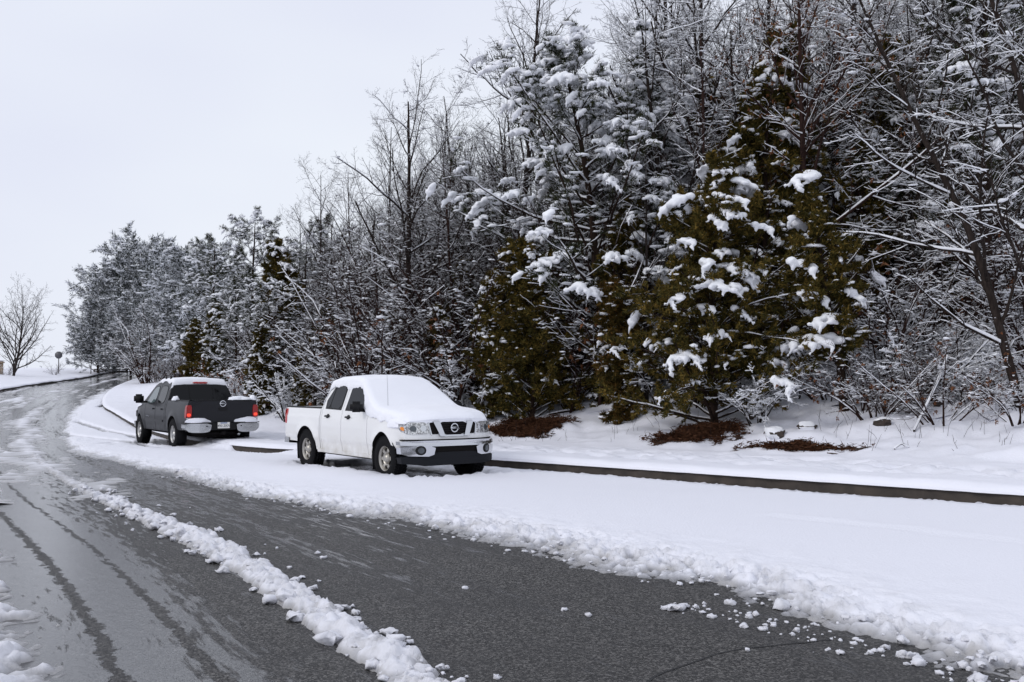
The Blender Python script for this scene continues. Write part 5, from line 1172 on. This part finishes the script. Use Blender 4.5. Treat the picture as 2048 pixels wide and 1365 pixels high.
for sg in (1, -1):
    dF, dR = G.doors.get(2 * sg), G.doors.get(1 * sg)
    G.side("window_frame", sg, [(1.90, 1.22), (2.86, 1.21), (2.78, 1.33), (2.42, 1.70), (1.93, 1.75)], -.01, .004, "plastic", dF)
    G.side("window", sg, [(1.93, 1.24), (2.83, 1.235), (2.74, 1.33), (2.40, 1.675), (1.96, 1.725)], -.01, .009, "glass_pale", dF)
    G.side("window_frame", sg, [(1.0, 1.235), (1.74, 1.225), (1.76, 1.75), (1.10, 1.74), (1.0, 1.55)], -.01, .004, "plastic", dR)
    G.side("window", sg, [(1.03, 1.255), (1.71, 1.245), (1.73, 1.725), (1.12, 1.715), (1.03, 1.55)], -.01, .009, "glass", dR)
    for x_, d_ in ((1.98, dF), (1.10, dR)): G.side("handle", sg, [(x_, 1.06), (x_ + .18, 1.055), (x_ + .18, 1.095), (x_, 1.10)], .0, .04, "grey_paint", d_)
    G.side("side_moulding", sg, [(1.0, .72), (2.85, .72), (2.85, .78), (1.0, .78)], -.01, .018, "grey_paint", None, 0)
    G.side("door_badge", sg, [(2.45, .845), (2.78, .845), (2.78, .87), (2.45, .87)], .0, .006, "chrome", dF, 0)
    G.box("mirror_arm", (2.78, sg * 1.03, 1.265), (.035, .08, .03), "plastic", bev=.012)
    mo = G.box("mirror", (2.80, sg * 1.19, 1.36), (.06, .14, .13), "plastic", bev=.05)
    for xa in (0, G.wb): G.box("mud_flap", (xa - .47, sg * .86, .40), (.012, .13, .19), "rubber", bev=.008, rot=(0, -.12, 0))
    # tail lamp on the corner: rear face and the return on the side, lit bulb low down
    tl = G.rear("taillight", [(sg * .82, .88), (sg * .965, .88), (sg * .96, 1.22), (sg * .82, 1.22)], -.01, .02, "red_dim", None, 1)
    G.rear("brake_lamp", [(sg * .85, .925), (sg * .945, .925), (sg * .945, 1.0), (sg * .85, 1.0)], .01, .026, "red_lit", tl, 2)
    G.rear("reversing_lamp", [(sg * .83, .84), (sg * .96, .84), (sg * .96, .885), (sg * .83, .885)], -.01, .022, "lens", tl, 1)
    G.side("taillight", sg, [(-1.165, .88), (-1.06, .88), (-1.04, 1.22), (-1.165, 1.22)], -.02, .008, "red_dim", None, 1)
    # chrome bumper end, stepped down to the middle
    G.rear("bumper_end", [(sg * .36, .53), (sg * .52, .49), (sg * .88, .50), (sg * 1.0, .60), (sg * 1.0, .735), (sg * .33, .735)], -.14, .17, "chrome_dull", None, 1, bow=.14)
    G.rear("bumper_step", [(sg * .30, .735), (sg * 1.0, .735), (sg * 1.0, .765), (sg * .30, .765)], -.14, .175, "plastic", None, 0, bow=.14)
    G.mound("snow_clump", (-1.19, sg * .66, .765), (.11, .34, .12), 11 + sg)
    G.rear("bumper_sensor", [(sg * .46 + .018 * math.cos(t), .66 + .018 * math.sin(t)) for t in np.arange(10) * math.pi / 5], .15, .175, "under", None, 0, bow=.14)
    for x_ in (1.25, 1.72): G.box("rack_foot", (x_, sg * .70, 1.93), (.045, .02, .065), "plastic", bev=.012)
tg = G.rear("tailgate", [(-.79, .76), (.79, .76), (.79, 1.335), (-.79, 1.335)], -.02, .016, "grey_paint")
G.rear("tailgate_handle", [(-.13, 1.06), (.13, 1.06), (.13, 1.16), (-.13, 1.16)], .0, .022, "plastic", tg)
G.rear("tailgate_cap", [(-.79, 1.325), (.79, 1.325), (.79, 1.352), (-.79, 1.352)], -.06, .02, "plastic", tg, 0)
G.emblem((-1.185, 0, 1.255), .075, -1, tg)
G.rear("bumper_middle", [(-.38, .58), (.38, .58), (.38, .735), (-.38, .735)], -.14, .10, "plastic", None, 0)
pl = G.rear("number_plate", [(-.16, .60), (.16, .60), (.16, .76), (-.16, .76)], .10, .118, "plate", None, 0)
G.rear("plate_band", [(-.09, .728), (.09, .728), (.09, .752), (-.09, .752)], .11, .120, "plate_blue", pl, 0)
tx = bpy.data.curves.new("plate_lettering", 'FONT'); tx.body = "493 ZKN"; tx.size = .088; tx.align_x = 'CENTER'; tx.align_y = 'CENTER'; tx.extrude = .0008; tx.materials.append(M["ink"])
to = text_mesh("plate_lettering", tx); to.parent = pl; to.location = (G.xr - .121, 0, .665); to.rotation_euler = (math.pi / 2, 0, -math.pi / 2)
G.box("tow_hitch", (-1.15, 0, .47), (.18, .045, .045), "under", bev=.01); G.box("tow_bar", (-1.05, 0, .47), (.04, .45, .04), "under", bev=.01)
G.box("exhaust", (-1.2, -.42, .44), (.1, .035, .035), "chrome_dull", bev=.02)
# back window with the high brake lamp above it
lean = (.88 - .74) / (1.80 - 1.42)
def rw(y0, y1, z0, z1): return [(y0, z0), (y1, z0), (y1 * .93, z1), (y0 * .93, z1)]
bw = G.rear("back_window", [(-.86, 1.30), (.86, 1.30), (.80, 1.62), (.72, 1.775), (-.72, 1.775), (-.80, 1.62)], -.03, .03, "glass", None, 1, x0=.70, lean=.30, z0=1.30)
for y_ in (-.33, .33): G.rear("window_divider", [(y_ - .012, 1.31), (y_ + .012, 1.31), (y_ + .012, 1.76), (y_ - .012, 1.76)], .02, .034, "plastic", bw, 0, x0=.70, lean=.30, z0=1.30)
G.rear("high_brake_lamp", [(-.2, 1.80), (.2, 1.80), (.2, 1.845), (-.2, 1.845)], -.03, .045, "red", None, 1, x0=.70, lean=.30, z0=1.30)
G.front("grille", [(-.5, .75), (.5, .75), (.55, 1.05), (-.55, 1.05)], -.02, .01, "under"); G.front("bumper", [(-.95, .45), (.95, .45), (.97, .70), (-.97, .70)], -.14, .08, "chrome")
for sg in (1, -1): G.front("headlight", [(sg * .58, .76), (sg * .92, .76), (sg * .93, 1.02), (sg * .60, 1.02)], -.04, .012, "lens")
G.snow_loft("snow_blanket", np.concatenate([np.linspace(.84, 1.0, 8), np.arange(1.03, 2.4, .03)]), lambda x: 1.83 + .03 * math.sin(x * 9), lambda x: .085, wadd=.02, rc=.14, seed=8, end0=.12, end1=.3, warp=False)
for c, r, sd in (((.05, .90, 1.34), (.13, .10, .12), 3), ((-1.12, -.30, 1.345), (.06, .16, .05), 4), ((-1.05, -.46, 1.345), (.09, .26, .12), 5), ((-1.04, -.86, 1.345), (.12, .10, .13), 6), ((-1.1, -.62, 1.34), (.07, .2, .09), 7)): G.mound("snow_clump", c, r, sd)
G.side("hood_snow", 1, [(3.35, 1.15), (4.2, 1.08), (4.2, 1.14), (3.35, 1.22)], -.05, .02, "snow_car", None, 1)
TRUCK_G["z"] = float(hr(TRUCK_G["o"][1])); G.finish(TRUCK_G, "dark grey crew-cab pickup seen from behind with tail lamps lit and snow on its roof")
print("trucks done")
# ------------------------------------------------------------------ roadside things and ground litter
# pine-straw and leaf litter lying bare under the evergreens
def litter(name, cx, cy, rx, ry, ang, cnt, seed, label, soil=True):
    rg = rngs(seed); c, s_ = math.cos(ang), math.sin(ang)
    u = rg.normal(0, .48, (cnt * 2, 2)); k = np.hypot(*u.T) < 1.0 + .6 * fbm(u[:, 0] * 2.6, u[:, 1] * 2.6, 0, seed, 4); u = u[k][:cnt]
    x = cx + u[:, 0] * rx * c - u[:, 1] * ry * s_; y = cy + u[:, 0] * rx * s_ + u[:, 1] * ry * c; z = vz(x, y) + .02 + rg.random(len(x)) * .05
    p = np.stack([x, y, z], -1); a = blades(rg, p, np.stack([rg.normal(0, 1, len(x)), rg.normal(0, 1, len(x)), rg.normal(0, .25, len(x))], -1), 3, .12, .012, .2)
    parts = [a]; e = empty(name, (cx, cy, float(vz(cx, cy)[0]))); o = obj("needles", mesh_np("needles", a[0] - np.array(e.location), a[1], [M["litter"]]), e); o["kind"] = "stuff"
    if soil:
        g = np.linspace(-1.4, 1.4, 70); U, V_ = np.meshgrid(g, g); r = np.hypot(U, V_) - .55 * fbm(U * 2.6, V_ * 2.6, 0, seed, 5, .6)
        X = cx + U * rx * c - V_ * ry * s_; Y = cy + U * rx * s_ + V_ * ry * c; Z = vz(X.ravel(), Y.ravel()).reshape(X.shape) + .035 * np.clip(1 - r, -.6, .6) + .015 * fbm(U * 9, V_ * 9, 0, seed, 3)
        F = grid_faces(70, 70); F = F[(r.ravel()[F] < .92).all(1)]
        o = obj("soil", mesh_np("soil", np.stack([X, Y, Z], -1).reshape(-1, 3) - np.array(e.location), [F], [M["soil"]], True), e)
    tag(e, label, "leaf litter", kind="stuff")
x, y = hit(1050, 858); litter("leaf_litter", x, y, 1.15, .75, -.6, 5200, 3, "bare patch of red-brown needles under the low dark cedar bush")
x, y = hit(1395, 868); litter("leaf_litter", x, y, .95, .75, -.6, 4200, 4, "bare patch of red-brown leaves under the bushy olive cedar")
x, y = hit(1590, 896); litter("leaf_litter", x, y, 1.15, .20, -.72, 900, 5, "narrow dark strip of soil and leaves at the foot of the slope")

def rock(px, py, r, seed, label):
    x, y = hit(px, py); V = ICO3[0] * np.array(r); V = V * (1 + .3 * fbm(ICO3[0][:, 0] * 1.6, ICO3[0][:, 1] * 1.6, ICO3[0][:, 2] * 1.6, seed, 3)[:, None])
    e = empty("rock", (x, y, float(vz(x, y)[0]) + r[2] * .4), seed); obj("stone", mesh_np("stone", V, [ICO3[1]], [M["rock"]], True), e)
    top = V[:, 2] > r[2] * .35; c = obj("snow_cap", mesh_np("snow_cap", np.where(top[:, None], V * (1.0, 1.0, 1.0) + (0, .03, .03), V * .8 + (0, .04, -.02)), [ICO3[1]], [M["snow_tree"]], True), e); tag(e, label, "rock", "rocks at the foot of the slope")
rock(1548, 873, (.24, .16, .13), 2, "dark flat rock lying left of the bare dark trunk")
rock(1612, 858, (.20, .10, .09), 3, "small dark rock nearest the bare dark trunk")
rock(1880, 812, (.26, .14, .12), 4, "dark rock in the snow below the leaning tree")
rock(1500, 838, (.16, .10, .08), 5, "small rock half buried under the bushy cedar's skirts")
rock(1762, 850, (.18, .09, .08), 6, "small dark rock between the trunk and the leafless shrub")

def bough(p, r, label, mt="bark"):
    P = np.array([p], float); R_ = r * np.linspace(1, .35, len(p))[None]; rg = rngs(int(abs(p[0][0]) * 100)); L_ = np.array([np.linalg.norm(np.diff(P[0], axis=0), axis=1).sum()])
    P1, R1, L1 = spawn(rg, P, R_, L_, 5, .3, .95, .7, .2, .35, 4, .1, .15, .6, rmin=.004); o = P[0, 0].copy()
    e = empty("fallen_branch", tuple(o))
    V, F = join([tubes(P - o, R_, 6), tubes(P1 - o, R1, 4)]); obj("stick", mesh_np("stick", V, F, [M[mt]], True), e); V, F = tubes(*[q for q in snow_on(rg, P - o, R_, 1.0, .012, .8, .04, 1.2)], 5); obj("snow", mesh_np("snow", V, F, [M["snow_tree"]], True), e)["kind"] = "stuff"
    tag(e, label, "branch")
def P3(px, py, dy, dz=0.0):
    x, y = hit(px, py); return ((x / y) * (y + dy), y + dy, float(vz(x, y)[0]) + dz)
a = P3(1825, 868, 0, .02); bough([a, (a[0] + .35, a[1] + .3, a[2] + .42), (a[0] + .75, a[1] + .6, a[2] + .95), (a[0] + 1.1, a[1] + .9, a[2] + 1.5)], .02, "brown broken branch leaning up from the snow beside the leafless shrub", "bark_warm")
a = P3(1785, 900, 0, .01); bough([a, (a[0] + .12, a[1] - .02, a[2] + .10), (a[0] + .28, a[1] + .02, a[2] + .03)], .012, "short bent twig lying on the snow at the foot of the slope")

# dry weeds poking through the snow
rg = rngs(12); pp = []
while len(pp) < 130:
    px, py = (rg.uniform(1640, 2046), rg.uniform(770, 905)) if len(pp) % 3 else (rg.uniform(990, 1480), rg.uniform(850, 885)); x, y = hit(px, py)
    if y < 40: pp.append((x, y, float(vz(x, y)[0]) - .03))
pp = np.array(pp); D = unit(np.stack([rg.normal(0, .35, len(pp)), rg.normal(0, .35, len(pp)), np.ones(len(pp))], -1)); Ls = rg.uniform(.10, .5, (len(pp), 1)) ; bend = rg.normal(0, .12, (len(pp), 3))
P = np.stack([pp, pp + D * Ls * .5, pp + D * Ls + bend * Ls], 1); R_ = np.tile([.004, .0035, .002], (len(pp), 1))
V, F = join([tubes(P, R_, 3), tubes(np.stack([P[:, 1], P[:, 1] + (D * .4 + bend) * Ls * .7], 1), R_[:, 1:], 3)])
tag(obj("weeds", mesh_np("weeds", V, F, [M["bark_dry"], ])), "thin dry weed stalks poking through the snow on the slope", "weeds", kind="stuff")

# far side of the road
M["sign_back"] = mat("sign_back_metal", (.10, .10, .11), .5, .3); M["post"] = mat("dark_post", (.06, .055, .055), .6, .3); M["pale_post"] = mat("pale_pole", (.45, .47, .5), .5, .2)
M["stone"] = mat("tan_stone", (.42, .32, .22), .85); n = N(M["stone"]); n.l(n.ramp(n.noise(n.obj(), 5, 4), [(.3, (.30, .22, .15)), (.7, (.48, .38, .27))]), n.b.inputs["Base Color"])
def tube_obj(name, pts, r, mt, parent, m=10):
    V, F = tubes(np.array([pts], float), np.full((1, len(pts)), r), m); return obj(name, mesh_np(name, V, F, [M[mt]], True), parent)
def lz(y): return float(hr(y)) + .35
e = empty("stop_sign", (-48.9, 103.0, lz(103) - .35)); e.rotation_euler = (0, 0, .15)
tube_obj("post", [(0, 0, -.2), (0, 0, 2.6)], .045, "post", e)
a8 = (np.arange(8) + .5) * math.pi / 4; o8 = np.stack([np.cos(a8) * .41, 0 * a8, np.sin(a8) * .41], -1)
V = np.concatenate([o8 + (0, -.05, 2.35), o8 + (0, -.07, 2.35), [[0, -.05, 2.35], [0, -.07, 2.35]]]); F4 = np.array([[i, (i + 1) % 8, 8 + (i + 1) % 8, 8 + i] for i in range(8)]); F3 = np.array([[i, 16, (i + 1) % 8] for i in range(8)] + [[8 + i, 8 + (i + 1) % 8, 17] for i in range(8)])
obj("sign_plate", mesh_np("sign_plate", V, [F3, F4], [M["sign_back"]]), e); tag(e, "octagonal road sign seen from behind on a thin post at the far bend", "sign")
e = empty("sign_post", (-46.5, 105.5, lz(105.5) - .35)); tube_obj("post", [(0, 0, -.2), (0, 0, 2.2)], .05, "post", e); V, F = tubes(np.array([[(0, 0, 1.95), (0, 0, 2.2)]]), np.array([[.07, .07]]), 8); obj("cap", mesh_np("cap", V, F, [M["post"]], True), e); tag(e, "thin dark post standing left of the frosted pines", "post")
for px, yd, h_, lab in ((54, 210, 7.2, "tall thin pale lamp pole behind the snow bank, nearer the lone bare tree"), (83, 260, 4.6, "short pale lamp pole on the horizon between the lone tree and the sign"), (174, 230, 3.6, "faint lamp pole on the horizon beside the dark post")):
    x, y = at(px, yd); e = empty("lamp_pole", (x, y, 2.6)); tube_obj("pole", [(0, 0, 0), (0, 0, h_)], .09, "pale_post", e); tube_obj("lamp_head", [(0, 0, h_), (-.5, 0, h_ + .05)], .10, "pale_post", e); tag(e, lab, "lamp pole", "far lamp poles")
x, y = at(-5, 96); e = empty("stone_pillar", (x, y, lz(y) - .3)); 
W.box("shaft", (0, 0, .75), (.40, .40, .85), "stone", e, .03); W.box("capstone", (0, 0, 1.66), (.48, .48, .07), "stone", e, .02); c = W.box("snow_cap", (0, 0, 1.79), (.44, .44, .07), "snow_car", e, .06); tag(e, "tan stone pillar cut by the picture edge beside the lone bare tree", "pillar")
e = empty("fence", (-48.5, 111, float(hr(111)) + .1)); e.rotation_euler = (0, 0, .35); e.scale = (.8, .8, .6)
for k in range(5): W.box("fence_post", (k * 1.1, 0, .4), (.07, .07, .5), "post", e, .01)
for z_ in (.25, .5, .75): W.box("fence_board", (2.2, -.09, z_), (2.35, .025, .10), "post", e, .008)
W.box("snow_cap", (2.2, -.05, .90), (2.3, .09, .04), "snow_car", e, .03); tag(e, "low dark board fence at the foot of the frosted pines", "fence")
for px, yd, s, lab in ((14, 94, .55, "small leafless shrub beside the stone pillar"), (110, 100, .55, "lone spindly shrub left of the road sign")):
    x, y = at(px, yd); plant("shrub", BR[0], x, y, lab, "shrub", s=s, z=lz(yd) - .15)
print("all done", len(bpy.data.objects), sum(sum(len(p.vertices) - 2 for p in m.polygons) if len(m.polygons) < 1 else (len(m.loops) - 2 * len(m.polygons)) for m in bpy.data.meshes if m.users))
